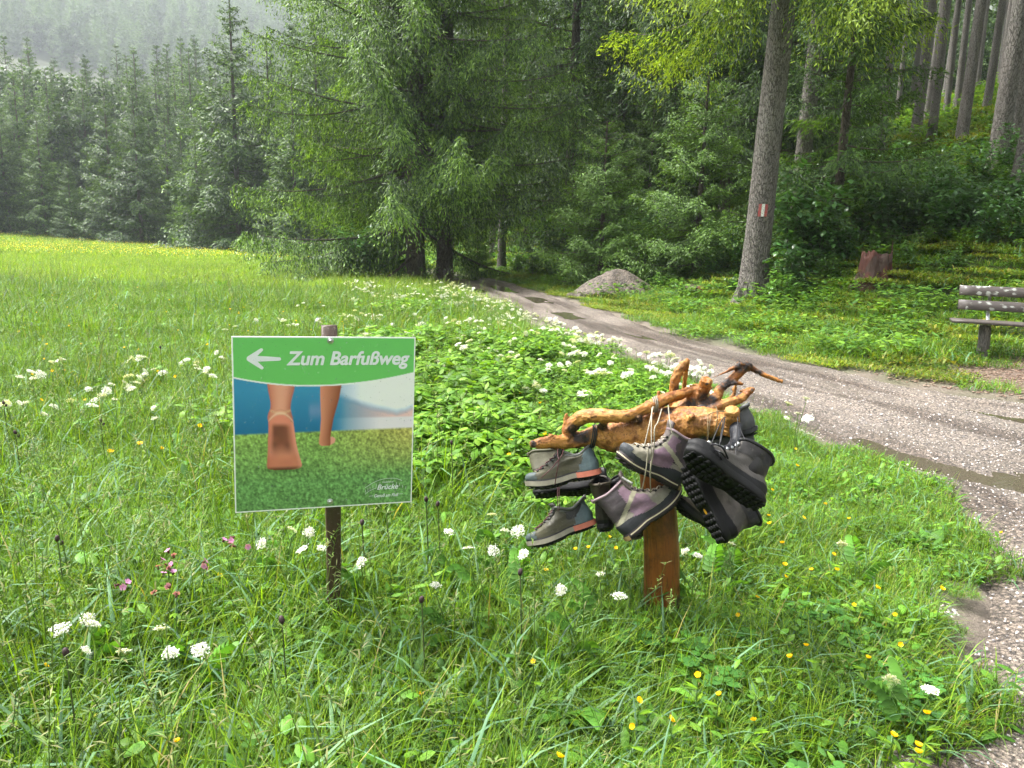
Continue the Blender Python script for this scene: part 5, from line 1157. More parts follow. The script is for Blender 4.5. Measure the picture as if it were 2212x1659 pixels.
    for r_ in range(13):
        x = .05+.9*r_/12
        if .36 < x < .46: continue
        for c_ in (-.72, -.24, .24, .72):
            y = c_*np.interp(x, OUT_X, OUT_W)*.95
            Vb, Fb = boxv((x, y, sole_bottom(x)-.005), (.060, np.interp(x, OUT_X, OUT_W)*.44, .012), Matrix.Rotation(.35*np.sign(c_)*(1 if x > .4 else -1), 3, 'Z'))
            if lugs: obj('tread_lug', mk_mesh('tread_lug', Vb*L, Fb, None, [lg_m]), so_)
            else: A.add(Vb*L, Fb)
    if not lugs: obj('tread', A.mesh('tread', [lg_m], False, False), so_)['kind'] = 'stuff'
    if style.get('badge') and 'yellow' in label:
        ta = np.linspace(0, 2*np.pi, 16, endpoint=False); Vb = np.c_[.40+.045*np.cos(ta), .022*np.sin(ta), np.full(16, -.0045+.018)]*L; Vb[:, 2] -= .002
        obj('sole_badge', mk_mesh('sole_badge', np.vstack([Vb, Vb.mean(0)]), np.array([[16, (i+1) % 16, i] for i in range(16)]), None, [cmat('badge', style['badge'], kind='rubber')]), so_)
    # collar, lining, tongue
    top = V[-1]; A = Acc(); tube(A, np.vstack([top, top[:2]]), .0062*(L/.29), 10, None, False); obj('collar', A.mesh('collar', [cmat('shoe_collar', style['collar'])], True, False), root)
    ctr = top.mean(0); rings = []
    for q_, (f, dz) in enumerate(((.97, .0), (.90, -.02), (.84, -.08), (.80, -.16 if kind == 'low' else -.2), (.72, -.21 if kind == 'low' else -.34), (.1, -.22 if kind == 'low' else -.36))):
        rings.append((top-ctr)*np.array([f, f, .6])+ctr+np.array([.03*q_*.3, 0, dz])*L)
    Vl = np.concatenate(rings); Fl = np.concatenate([np.stack([l*n+np.arange(n), l*n+j2, (l+1)*n+j2, (l+1)*n+np.arange(n)], -1) for l in range(5)])
    obj('lining', mk_mesh('lining', Vl, Fl, None, [cmat('shoe_lining', style.get('lining', (.02, .018, .018)), .8)], True), root)
    A = Acc(); tp = []
    i0 = int(nR*.5); tl = np.linspace(0, 1, 9)
    fr = np.stack([np.interp(i0+(nR-1-i0)*np.minimum(tl*1.25, 1), np.arange(nR), Fp[:, c]) for c in (0, 1)], -1); fr[:, 1] += np.clip(tl-.8, 0, 1)*5*pr['top']; fr[:, 0] += .015+np.clip(tl-.75, 0, 1)*.12
    for q_ in range(9):
        wv_ = .055+.03*tl[q_]; tp.append([(fr[q_, 0]-.035, -wv_, fr[q_, 1]-.012), (fr[q_, 0], -wv_*.5, fr[q_, 1]), (fr[q_, 0]+.006, 0, fr[q_, 1]+.004), (fr[q_, 0], wv_*.5, fr[q_, 1]), (fr[q_, 0]-.035, wv_, fr[q_, 1]-.012)])
    tp = np.array(tp)*L; tb = tp-np.array([.03, 0, .004])*L
    Vt = np.concatenate([tp.reshape(-1, 3), tb.reshape(-1, 3)]); I = np.arange(45).reshape(9, 5); Fq = np.stack([I[:-1, :-1], I[:-1, 1:], I[1:, 1:], I[1:, :-1]], -1).reshape(-1, 4)
    rim = np.concatenate([I[:, 0], I[-1, 1:], I[::-1, -1][1:], I[0, ::-1][1:]]); Fr = np.stack([rim[:-1], rim[1:], rim[1:]+45, rim[:-1]+45], -1)
    obj('tongue', mk_mesh('tongue', Vt, np.vstack([Fq, Fq[:, ::-1]+45, Fr]), None, [cmat('shoe_tongue', style['tongue'])], True), root)
    # laces: two mirrored zigzags and small hooks
    lm = cmat('shoe_lace', style['lace'], .7); E_ = Acc()
    ir = np.linspace(nR*.40, nR*.86, 7).astype(int)
    for mir in (1, -1):
        pts = []
        for q_, i in enumerate(ir):
            sd_ = mir*(1 if q_ % 2 else -1); c_ = np.argmin(np.abs(ss-.945)+(sg != sd_)*9); pnt = V[i, c_]+Nn[i*n+c_]*.004; pts += [pnt]
            if q_ < 6:
                i2 = (i+ir[q_+1])//2; pts.append(V[i2, m]+Nn[i2*n+m]*.008)
            if mir == 1 or True:
                hk_ = .011 if style.get('steel') else .0075; Vb, Fb = boxv(pnt, (hk_, hk_*.7, hk_)); E_.add(Vb, Fb)
        A = Acc(); tube(A, hermite(pts, 40), .0021, 6); obj('lace', A.mesh('lace', [lm], True, False), root)
    obj('eyelets', E_.mesh('eyelets', [cmat('eyelet', style.get('eye', (.05, .05, .05)), kind='rubber') if not style.get('steel') else M_STEEL], False, False), root)['kind'] = 'stuff'
    # heel pull loop
    bt = V[-1, 0]; A = Acc(); tube(A, hermite([bt+np.array(q_)*L for q_ in ((.005, 0, -.03), (-.018, 0, -.015), (-.026, 0, .012), (-.012, 0, .028), (.005, 0, .005))], 12), .003, 6); obj('heel_loop', A.mesh('heel_loop', [cmat('shoe_collar', style['collar'])], True, False), root)
    return root
toe_cap = lambda x, y, z, i, s: (x > .86-.2*np.clip(z-.16, 0, 1)) & (z < .22)
heel_c = lambda x, y, z, i, s: (x < .26-.35*np.clip(z-.1, 0, 1)) & (z < .36) & (z > .05)
OLIVE = dict(upper=(.060, .056, .028), sole=(.018, .018, .018), collar=(.13, .135, .12), tongue=(.06, .06, .045), lace=(.10, .022, .03), lining=(.03, .03, .028), sole_t=.085,
             mid=(('midsole', .02, .085, (.24, .225, .17), .34, 1.01), ('midsole_heel', .015, .088, (.52, .17, .11), -.01, .34)),
             over=[('toe_cap', toe_cap, (.060, .085, .082), 'leather'), ('heel_counter', lambda x, y, z, i, s: (x < .30-.55*np.clip(z-.10, 0, 1)) & (i < .88), (.105, .155, .165), 'leather'),
                   ('ankle_pad', lambda x, y, z, i, s: (i > .80) & (s < .80), (.12, .125, .115), 'leather')])
PURPLE = dict(upper=(.27, .25, .19), sole=(.035, .028, .030), collar=(.30, .22, .24), tongue=(.16, .13, .12), lace=(.42, .37, .28), lining=(.10, .075, .07), sole_t=.07,
              mid=(('midsole', .045, .062, (.55, .48, .32), .10, 1.0), ('heel_tip', .0, .062, (.30, .21, .09), -.01, .09)),
              over=[('toe_cap', lambda x, y, z, i, s: (x > .88-.15*np.clip(z-.16, 0, 1)) & (z < .235), (.045, .05, .055), 'rubber'),
                    ('rand', lambda x, y, z, i, s: z < .155+.075*np.clip((.42-x)/.2, 0, 1)+.02*np.clip((x-.7)/.2, 0, 1), (.032, .034, .038), 'rubber'),
                    ('heel_strap', lambda x, y, z, i, s: (np.abs(z-(.31+.55*(x-.18)))<.035) & (x < .5), (.36, .34, .23), 'leather'),
                    ('side_panel', lambda x, y, z, i, s: (x > .28) & (x < .60) & (z > .16) & (z < .36) & (s < .86), (.23, .145, .19), 'leather'),
                    ('ankle_panel', lambda x, y, z, i, s: (i > .55) & (x > .30) & (s < .84) & (i < .93) & (z < .9), (.235, .15, .195), 'leather'),
                    ('shaft', lambda x, y, z, i, s: (i > .42) & (s < .74), (.075, .06, .066), 'leather')])
BLACKB = dict(upper=(.074, .066, .058), sole=(.0045, .0046, .005), collar=(.008, .008, .010), tongue=(.016, .018, .025), lace=(.015, .015, .018), sole_t=.10, steel=True, badge=(.60, .30, .02),
              over=[('rand', lambda x, y, z, i, s: z < .165+.05*np.clip((x-.75)/.2, 0, 1)+.04*np.clip((.3-x)/.2, 0, 1), (.006, .0062, .0072), 'rubber'),
                    ('ankle_panel', lambda x, y, z, i, s: (i > .74) & (s < .35), (.018, .019, .026), 'leather'),
                    ('shaft', lambda x, y, z, i, s: (i > .66) & (s < .9), (.018, .016, .015), 'leather')])
BROWN = dict(upper=(.13, .105, .078), sole=(.016, .016, .018), collar=(.09, .075, .05), tongue=(.05, .045, .04), lace=(.03, .03, .03), sole_t=.08, over=[('rand', lambda x, y, z, i, s: z < .13, (.02, .02, .022), 'rubber')])
MOSSY = dict(upper=(.022, .021, .020), upk='moss', sole=(.014, .014, .015), collar=(.105, .10, .055), tongue=(.05, .05, .035), lace=(.02, .03, .028), sole_t=.09,
             over=[('toe_cap', lambda x, y, z, i, s: (x > .84) & (z < .2), (.02, .021, .024), 'rubber'), ('shaft', lambda x, y, z, i, s: (i > .6) & (s < .92), (.10, .095, .055), 'leather')])
DARKBR = dict(upper=(.030, .024, .018), sole=(.013, .013, .014), collar=(.085, .07, .048), tongue=(.022, .022, .024), lace=(.02, .025, .025), lining=(.008, .008, .009), sole_t=.09,
              over=[('rand', lambda x, y, z, i, s: z < .15, (.014, .014, .016), 'rubber'), ('shaft', lambda x, y, z, i, s: (i > .72), (.065, .052, .034), 'leather')])
SNEAK = dict(upper=(.12, .125, .125), sole=(.02, .021, .022), collar=(.22, .225, .225), tongue=(.05, .05, .055), lace=(.03, .03, .035), lining=(.010, .010, .012), sole_t=.08, mid=(('midsole', .03, .085, (.045, .047, .05), 0, 1.),),
             over=[('heel_counter', heel_c, (.10, .105, .108), 'leather'), ('toe_cap', toe_cap, (.06, .062, .065), 'leather')])
s_a = shoe('olive low shoe with salmon heel and dark red laces, upper of its pair', OLIVE, 'low', (662, 1015, -.03), (150, 1135, -.05), .285, (-.2, -1), 4)
s_b = shoe('olive low shoe with salmon heel dangling toe down, lower of its pair', OLIVE, 'low', (632, 1400, -.02), (165, 1590, -.06), .275, (-.4, -1), 3)
s_c = shoe('mossy black boot with olive collar hanging behind the upper olive shoe', MOSSY, 'boot', (165, 1170, .12), (700, 1125, .14), .28, (0, -1), 22, lugs=True)
s_d = shoe('dark brown boot turned heel-first with its dark opening showing', DARKBR, 'boot', (715, 1430, -.07), (750, 1300, .16), .27, (-.12, -1), 0)
s_e = shoe('black boot with a moss-covered round toe pointing up', MOSSY, 'boot', (790, 1200, .30), (757, 990, .06), .28, (.5, 0), -60)
s_f = shoe('mauve and beige hiking boot with grey toe, upper of its pair', PURPLE, 'boot', (1262, 1118, -.14), (800, 905, -.17), .275, (.5, -1), 3)
s_g = shoe('mauve and beige hiking boot tipped heel down, lower of its pair', PURPLE, 'boot', (905, 1505, -.16), (1318, 1190, -.12), .275, (-.6, -1), -4)
s_h = shoe('large grey leather boot with steel lace hooks showing its black lugged sole', BLACKB, 'boot', (1945, 1285, -.40), (1300, 850, -.43), .33, (.6, -1), 44, lugs=True)
s_i = shoe('large grey boot with a yellow oval on its black sole', BLACKB, 'boot', (1590, 1490, -.34), (1315, 985, -.24), .30, (1, .15), 34, lugs=True)
s_j = shoe('brown leather shoe with black sole wedged behind the big boots', BROWN, 'low', (1600, 1470, .0), (1250, 1270, -.10), .26, (.5, -1), 5)
s_k = shoe('grey shoe with pale collar tucked behind the root stub', SNEAK, 'low', (1848, 690, -.02), (1400, 740, .14), .285, (0, -1), -12)
s_l = shoe('grey sports shoe hanging half hidden behind the dark laces', SNEAK, 'low', (1775, 875, .0), (1380, 830, .12), .285, (0, -1), -5)
# ---- hanging laces
def lace(sh, pts, col, r=.0018, n=24):
    P = hermite([W(*p) for p in pts], n); Mi = np.array(sh.matrix_world.inverted()); P = (np.c_[P, np.ones(len(P))] @ Mi.T)[:, :3]
    A = Acc(); tube(A, P, r, 6); obj('hanging_lace', A.mesh('hanging_lace', [cmat('lace_cord', col, .7)], True, False), sh)
def loop(sh, u, v, d, rr, tilt, col, r=.002, turns=2, ax=None):
    """cord wound round a branch centred at (u,v,d); ax = branch direction in the picture"""
    c = W(u, v, d); axd = norm(ax[0]*CR-ax[1]*CU); e1 = norm(np.cross(axd, CF)); e2 = np.cross(axd, e1)
    th = np.linspace(0, turns*2*np.pi, 26*turns); P = c+rr*CPX*(np.cos(th)[:, None]*e1+np.sin(th)[:, None]*e2)+axd*((th/(2*np.pi)-turns/2)*r*2.6)[:, None]+axd*(np.cos(th)*tilt)[:, None]
    Mi = np.array(sh.matrix_world.inverted()); P = (np.c_[P, np.ones(len(P))] @ Mi.T)[:, :3]; A = Acc(); tube(A, P, r, 6); obj('lace_loop', A.mesh('lace_loop', [cmat('lace_cord', col, .7)], True, False), sh)
RED = (.085, .018, .022); BEI = (.40, .36, .27); DKG = (.022, .035, .033); OLV = (.17, .12, .05); BLK = (.012, .012, .016)
loop(s_a, 400, 752, .03, 66, .003, RED, .0021, 2, (1, .05))
lace(s_a, [(395, 810, -.03), (385, 850, -.08), (365, 880, -.09), (300, 960, -.09), (220, 1030, -.085)], RED); lace(s_a, [(350, 800, -.02), (352, 860, -.07), (360, 900, -.09), (345, 980, -.10), (330, 1080, -.10)], RED)
lace(s_b, [(352, 800, .04), (350, 1000, .05), (350, 1180, .0), (352, 1280, -.06)], RED); lace(s_b, [(366, 800, .04), (365, 1000, .05), (362, 1180, .0), (364, 1275, -.06)], RED)
loop(s_d, 625, 710, .03, 90, .006, DKG, .0026, 3, (1, .05))
lace(s_d, [(622, 790, -.01), (645, 900, -.02), (672, 1050, -.03)], DKG, .0016); lace(s_e, [(660, 815, -.01), (700, 930, .0), (748, 1065, .02)], DKG, .0016)
lace(s_c, [(515, 795, .06), (498, 830, .08), (480, 870, .10)], DKG, .0018); lace(s_c, [(555, 790, .06), (560, 850, .1), (565, 890, .12)], DKG, .0018)
loop(s_f, 1100, 462, -.04, 52, .010, BEI, .0027, 3, (1, -.42))
for q in ([(1075, 490, -.10), (1070, 640, -.19), (1072, 800, -.23), (1070, 900, -.22), (1060, 1000, -.22), (1065, 1030, -.22)], [(1150, 500, -.09), (1120, 600, -.17), (1095, 650, -.22), (1090, 800, -.23), (1060, 980, -.23)], [(1085, 480, -.10), (1050, 640, -.18), (1015, 790, -.22)], [(1200, 470, -.06), (1210, 580, -.17), (1228, 690, -.20)]): lace(s_f, q, BEI, .0023)
for q in ([(1045, 800, -.20), (1030, 960, -.21), (1000, 1115, -.19)], [(1066, 900, -.21), (1062, 1050, -.21), (1066, 1135, -.19)]): lace(s_g, q, BEI, .0023)
lace(s_g, [(845, 1025, -.12), (885, 1050, -.13), (925, 1072, -.14)], (.5, .5, .47), .005)
loop(s_k, 1545, 600, -.12, 112, .012, OLV, .002, 1, (1, -.05))
lace(s_k, [(1505, 540, -.20), (1503, 640, -.25), (1498, 800, -.25)], OLV); lace(s_k, [(1540, 525, -.19), (1520, 600, -.25), (1500, 780, -.26)], OLV); lace(s_k, [(1500, 545, -.2), (1560, 522, -.2), (1640, 515, -.24)], OLV)
for q in ([(1625, 565, -.26), (1585, 640, -.3), (1530, 770, -.36)], [(1620, 590, -.26), (1608, 680, -.31), (1592, 790, -.36)], [(1635, 560, -.26), (1622, 650, -.3), (1600, 760, -.36)], [(1680, 690, -.24), (1680, 740, -.3), (1678, 800, -.34)], [(1735, 560, -.22), (1728, 700, -.3), (1718, 860, -.36)], [(1742, 600, -.2), (1760, 670, -.3), (1790, 735, -.38)], [(1705, 690, -.23), (1708, 780, -.3), (1700, 870, -.36)]): lace(s_h, q, BLK, .002)
for q in ([(1500, 790, -.38), (1560, 770, -.42), (1620, 800, -.43), (1660, 880, -.42)], [(1520, 800, -.38), (1600, 830, -.44), (1640, 870, -.42)], [(1545, 790, -.38), (1600, 860, -.43), (1610, 900, -.41)]): lace(s_h, q, BLK, .0034)
# ------------------------------------------------------------------ flowers and single plants
g = np.random.default_rng(77)
def umbel_mesh(seed, R):
    g = np.random.default_rng(seed); A = Acc(); n = 24
    k = np.arange(n)+.5; rr = R*np.sqrt(k/n); th = k*2.39996; C_ = np.c_[rr*np.cos(th), rr*np.sin(th), R*.30*(1-(rr/R)**2)+g.normal(0, .003, n)]
    B = np.tile([[0, 0, -.035]], (n, 1)); D = C_-B; S = norm(np.cross(D, g.standard_normal((n, 3))))
    ribbons(A, B, D, S, np.linalg.norm(D, axis=1), .0014, 0, (1, 1), (.16, .26, .08))
    m = 10; ce = np.repeat(C_, m, 0)+g.normal(0, 1, (n*m, 3))*np.array([.0062, .0062, .0022]); D, S = rand_dir(g, n*m, -10, 50)
    ribbons(A, ce-D*.002, D, S, g.uniform(.005, .008, n*m), g.uniform(.005, .0075, n*m), .3, (.6, 1, .7), pick(g, [(.70, .71, .68), (.64, .67, .60), (.73, .73, .72)], n*m, .06))
    return A.mesh('umbel', [M_PETAL])
UMB = [umbel_mesh(s, r) for s, r in ((1, .036), (2, .042), (3, .031))]
def stem_mesh(seed, h, nb):
    g = np.random.default_rng(seed); A = Acc(); tips = []
    lean = g.uniform(-.06, .06, 2); P = np.array([(lean[0]*t*t, lean[1]*t*t, h*t) for t in np.linspace(0, 1, 5)]); tube(A, P, [.0035, .003, .0027, .0024, .002], 5, (.12, .2, .06), False); tips.append(P[-1])
    for q in range(nb):
        t0 = g.uniform(.5, .75); b_ = np.array((lean[0]*t0*t0, lean[1]*t0*t0, h*t0)); a_ = g.random()*6.28; e = b_+np.array((math.cos(a_)*.09, math.sin(a_)*.09, h*(1-t0)*g.uniform(.6, .95))); tube(A, [b_, (b_+e)/2+(math.cos(a_)*.02, math.sin(a_)*.02, -.01), e], [.002, .0018, .0015], 4, (.13, .22, .07), False); tips.append(e)
    return A.mesh('stem', [M_LEAF], False), tips
def fern_leaf(seed, L):
    g = np.random.default_rng(seed); A = Acc()
    for q in range(9):
        t = .25+.75*q/8
        for sgn in ((-1, 1) if q < 8 else (0,)):
            b_ = np.array([[L*t, 0, .10*math.sin(t*2)]]); d = np.array([[.6, sgn*.9, .15]]); ribbons(A, b_, d, np.array([[sgn*.5, .6, 0.2]]) if sgn else np.array([[0, 1., 0]]), L*.42*(1.1-t*.75), L*.16, .3, LEAFP, pick(g, [(.075, .19, .03), (.10, .23, .035)], 1), .2)
    tube(A, [(0, 0, 0), (L*.5, 0, .09), (L, 0, .09)], [.002, .0015, .001], 4, (.1, .2, .05), False)
    return A.mesh('leaf', [M_LEAF])
STEMS = [stem_mesh(10+k, .50, (0, 1, 2, 3, 4)[k]) for k in range(5)]; FERN = [fern_leaf(20+k, .16) for k in range(2)]
n_umb = 0
def plant_at(px, py, hf):
    """position on the ground of a flower head seen at a pixel, hf metres tall"""
    Y = 3.
    for _ in range(8):
        d = CF+(px-1106)/FPX*CR-(py-829.5)/FPX*CU; gz = tz(d[0]*Y/d[1], Y); t = (gz+hf-EYE)/d[2]; Y = d[1]*t
        if t < 0 or Y > 60: return None
    return d[0]*t, Y, gz
def umbel_plant(x, y, z, h, label, group, simple=False):
    r = empty('umbel_flower', (x, y, z), g.random()*6.28); tag(r, label, 'flower', group); r.scale = (1, 1, 1); s_ = h/.5
    me, tips = STEMS[g.integers(0, 5) if simple else g.integers(0, 2)]; st = obj('stem', me, r); st.scale = (1, 1, s_)
    for q, t in enumerate(tips):
        u_ = obj('umbel', UMB[g.integers(0, 3)], r); u_.location = (t[0], t[1], t[2]*s_+.03); u_.rotation_euler = (g.normal(0, .4), g.normal(0, .4), g.random()*6.28); k_ = g.uniform(.65, 1.0)*(.95 if simple else .74); u_.scale = (k_*g.uniform(.75, 1.1), k_, k_*g.uniform(.6, 1.7))
    if not simple:
        for q in range(2):
            l = obj('leaf', FERN[q], r); l.location = (0, 0, h*(.25+.25*q)); l.rotation_euler = (0, -.2, g.random()*6.28)
near_u = [(605, 1147), (672, 1178), (797, 1200), (988, 1160), (1105, 1140), (1132, 1182), (1060, 1100), (1035, 1180), (978, 1255), (1250, 1270), (1310, 1252), (1855, 1183), (1980, 1475), (145, 1370), (200, 1335), (355, 1337), (295, 1382), (410, 1395), (1545, 1175), (1590, 1160), (1500, 1190), (650, 1140)]
for px, py in near_u:
    hf = g.uniform(.30, .38) if px < 1800 else g.uniform(.18, .28); p_ = plant_at(px, py, hf)
    near_what = 'near the sign post' if px < 900 else ('near the boot stand' if px < 1700 else 'in the short grass by the track edge')
    umbel_plant(*p_, hf-.03, 'white umbel flower '+near_what, 'white umbels '+near_what)
left_u = [(140, 775), (105, 875), (70, 805), (30, 870), (180, 845), (262, 815), (210, 860), (400, 775), (450, 800), (470, 775), (480, 760), (440, 790), (300, 800), (330, 795), (560, 690), (600, 690), (500, 705), (640, 700), (330, 885), (250, 830), (310, 770), (690, 690), (700, 660), (750, 680), (650, 655)]
for px, py in left_u:
    hf = g.uniform(.32, .42); p_ = plant_at(px, py, hf)
    if p_: umbel_plant(*p_, hf-.03, 'white umbel flower out in the meadow beyond the sign', 'white umbels out in the meadow', True)
cnt = 0
while cnt < 235:
    y = 5.0+13*g.random()**1.2; t_ = -.15-2.6*g.random()**1.6*(.45+.55*min(1, y/9)); lx = np.interp(y, L_EDGE[6:, 1], L_EDGE[6:, 0]); x = lx-.45+t_*1.1
    if y < 6.3 and g.random() < .55: continue
    if abs(x) > y*.7 or (x < -.25 and y < 5): continue
    umbel_plant(x, y, tz(x, y), g.uniform(.28, .42), 'white umbel flower in the dense drift along the track edge', 'drift of white umbels along the track', True); cnt += 1
# buttercups
def cup_mesh(seed, r):
    A = Acc(); g = np.random.default_rng(seed)
    for q in range(5):
        a = q*2*np.pi/5; D = np.array([[math.cos(a)*.8, math.sin(a)*.8, .55]]); ribbons(A, np.zeros((1, 3)), D, np.array([[-math.sin(a), math.cos(a), 0]]), r, r*1.1, -.3, (.3, .9, 1, .7), pick(g, [(.85, .55, .01), (.9, .62, .015)], 1, .05), .1)
    return A.mesh('blossom', [M_PETAL])
CUPS = [cup_mesh(3, .011), cup_mesh(4, .0135)]
A = Acc(); tube(A, [(0, 0, 0), (.01, .006, .18), (0, .01, .36)], [.0017, .0014, .0011], 4, (.11, .22, .05), False)
for q in range(4):
    D, S_ = rand_dir(g, 3, 10, 50); ribbons(A, np.tile([[.006, .004, .07+.07*q]], (3, 1)), D, S_, .05, .010, .4, LEAFP, pick(g, GR, 3), .2)
CST = A.mesh('stem', [M_LEAF])
def cup(x, y, z, h, label, group, s_=1.):
    r = empty('buttercup', (x, y, z), g.random()*6.28); tag(r, label, 'flower', group); st = obj('stem', CST, r); st.scale = (1, 1, h/.36); b_ = obj('blossom', CUPS[g.integers(0, 2)], r); b_.location = (0, .01, h); b_.rotation_euler = (g.normal(0, .4), g.normal(0, .4), g.random()*6.28); b_.scale = (s_,)*3
for px, py in ((470, 1243), (375, 1607), (397, 1644), (102, 1440), (1180, 1235), (1245, 1185), (1270, 1185), (1320, 1160), (1375, 1517), (1360, 1570), (1325, 1185), (1795, 1197), (1690, 1220), (1693, 1245), (1735, 1395), (1937, 1590), (1975, 1610), (1985, 1622), (2028, 1272), (1665, 1115), (1660, 1130), (1715, 970), (1720, 1005), (1670, 1060), (1690, 1175), (1755, 1230), (1810, 1230), (1850, 1310), (1600, 1330), (1640, 1290), (1900, 1270), (1740, 1120), (1780, 1090), (1830, 1120), (1700, 1420), (1560, 1500), (1210, 1630), (1625, 1560), (1880, 1420), (1940, 1330), (1450, 1560), (900, 1500), (1145, 1430), (2000, 1545), (2165, 1150), (1940, 1390), (1515, 1460)):
    hf = g.uniform(.18, .28) if px < 1600 else g.uniform(.12, .22); p_ = plant_at(px, py, hf)
    if p_: cup(*p_, hf, 'yellow buttercup in the grass around the boot stand' if px > 1000 else 'yellow buttercup in the grass around the sign post', 'buttercups around the boot stand' if px > 1000 else 'buttercups around the sign post')
for q in range(130):
    y = 4.2+11*g.random()**1.2; x = g.uniform(-.66*y, .25 if y < 6 else -.2*y+1.4)
    if s_left(np.array([x]), np.array([y]))[0] > -.3: continue
    cup(x, y, tz(x, y), g.uniform(.24, .32), 'yellow buttercup out in the meadow behind the sign', 'buttercups out in the meadow', g.uniform(1., 1.5))
# pink campions
A = Acc()
for q in range(5):
    a = q*2*np.pi/5
    for w_ in (-.22, .22): ribbons(A, np.zeros((1, 3)), np.array([[math.cos(a+w_), math.sin(a+w_), .35]]), np.array([[-math.sin(a), math.cos(a), 0]]), .012, .006, .2, (.3, .9, 1, .6), (.55, .25, .45))
PINK = A.mesh('blossom', [M_PETAL])
A = Acc(); tube(A, [(0, 0, -.012), (0, 0, -.004), (0, 0, 0)], [.004, .0048, .003], 6, (.14, .06, .05)); CALYX = A.mesh('calyx', [M_LEAF], True)
for px, py in ((485, 1165), (515, 1182), (350, 1198), (372, 1226), (437, 1220), (272, 1268), (378, 1268), (368, 1205)):
    hf = g.uniform(.34, .4); p_ = plant_at(px, py, hf); r = empty('campion', p_, g.random()*6.28); tag(r, 'pink campion flowering in the tall grass beside the sign post', 'flower', 'pink campions'); st = obj('stem', CST, r); st.scale = (1.2, 1.2, hf/.36)
    for q in range(3):
        o_ = np.array([g.normal(0, .018), .01+g.normal(0, .018), hf+g.normal(0, .015)]); b_ = obj('blossom', PINK, r); b_.location = o_; b_.rotation_euler = (g.normal(0, .9), g.normal(0, .9), g.random()*6); c_ = obj('calyx', CALYX, b_)
# dark brown flower buds on tall stems
A = Acc(); tube(A, [(0, 0, -.013), (0, 0, -.008), (0, 0, 0), (0, 0, .008), (0, 0, .012)], [.0025, .0072, .0085, .0065, .0025], 10, (.035, .016, .018)); BUD = A.mesh('bud', [attr_mat('brown_bud', .7)], True)
A = Acc(); tube(A, [(0, 0, 0), (.01, .006, .3), (0, .01, .6)], [.003, .0025, .002], 5, (.10, .13, .06), False); BST = A.mesh('stem', [M_LEAF])
for px, py in ((781, 1130), (832, 1068), (910, 1298), (1124, 1238), (137, 1413), (975, 957), (606, 1342), (120, 1165), (345, 750), (215, 910), (5, 870), (30, 935), (920, 1080), (945, 1090)):
    hf = g.uniform(.42, .52) if py > 800 else .55
    p_ = plant_at(px, py, hf)
    if p_[1] > 14: continue
    r = empty('thistle_bud', p_, 0); tag(r, 'dark brown round flower bud on a tall thin stem in the meadow', 'flower', 'dark buds in the meadow'); st = obj('stem', BST, r); st.scale = (1, 1, hf/.6)
    b_ = obj('bud', BUD, r); b_.location = (0, .01, hf); b_.rotation_euler = (g.normal(0, .2), g.normal(0, .2), 0)
    if g.random() < .5: b_ = obj('bud', BUD, r); b_.location = (.014, .012, hf-.018); b_.scale = (.8,)*3; b_.rotation_euler = (.2, .5, 0)
# broad-leaved plants: each big leaf is a part
def leaf_mesh(L, Wd, bend, col, seed):
    g = np.random.default_rng(seed); A = Acc(); k = 9; t = np.linspace(0, 1, k); pr = np.sin(np.pi*np.clip(t*.97+.02, 0, 1))**.75*(1-.3*t); pr[0] = .06
    ribbons(A, np.zeros((1, 3)), np.array([[math.cos(.9), 0, math.sin(.9)]]), np.array([[0, 1., 0]]), L, Wd, bend, pr, col, .35, tuple(1.15*x for x in col))
    return A.mesh('leaf', [M_LEAF], True)
DOCK = [leaf_mesh(.24, .085, 1.3, (.09, .23, .03), 1), leaf_mesh(.20, .075, 1.0, (.075, .19, .03), 2), leaf_mesh(.17, .065, 1.5, (.13, .29, .035), 3)]
PLAN = [leaf_mesh(.15, .085, 1.1, (.085, .20, .03), 4), leaf_mesh(.13, .08, .9, (.10, .24, .035), 5)]
def rosette(name, px, py, kinds, n, sc, label, group, hf=.12):
    p_ = plant_at(px, py, hf); r = empty(name, (p_[0], p_[1], p_[2]), g.random()*6.28); tag(r, label, 'plant', group); r.scale = (sc,)*3
    for q in range(n):
        l = obj('leaf', kinds[g.integers(0, len(kinds))], r); l.rotation_euler = (0, g.normal(-.15, .2), q*2.4+g.normal(0, .3)); l.scale = (g.uniform(.7, 1.15),)*3; l.location = (0, 0, .02)
for px, py, sc in ((1265, 1500, 1.2), (1200, 1560, 1.1), (950, 1610, 1.1), (145, 1580, 1.0), (700, 1600, .9), (330, 1620, 1.0), (1050, 1470, .9), (1330, 1440, 1.1), (560, 1500, .9), (830, 1400, .8), (1130, 1640, 1.), (60, 1500, 1.)):
    rosette('dock_plant', px, py, DOCK, g.integers(6, 10), sc, 'broad-leaved green plant low in the near meadow grass', 'broad-leaved plants in the near grass')
for px, py, sc in ((1965, 1165, 1.), (1905, 1120, .8), (2010, 1170, .9), (1880, 1045, .8), (2165, 1240, .45), (2195, 1440, .4)):
    rosette('plantain', px, py, PLAN, g.integers(6, 9), sc, 'plantain with round leaves at the gravel edge of the track', 'plantains at the track edge', .06)
for px, py, sc in ((500, 700, 1.6), (175, 820, 1.7), (455, 755, 1.6), (160, 870, 1.6), (90, 760, 1.5), (330, 640, 1.8), (480, 610, 2.0), (120, 690, 1.8)):
    rosette('gentian_plant', px, py, DOCK, 7, sc, 'tall tuft of broad pale leaves standing out of the far meadow grass', 'broad leaf tufts in the far meadow', .3)
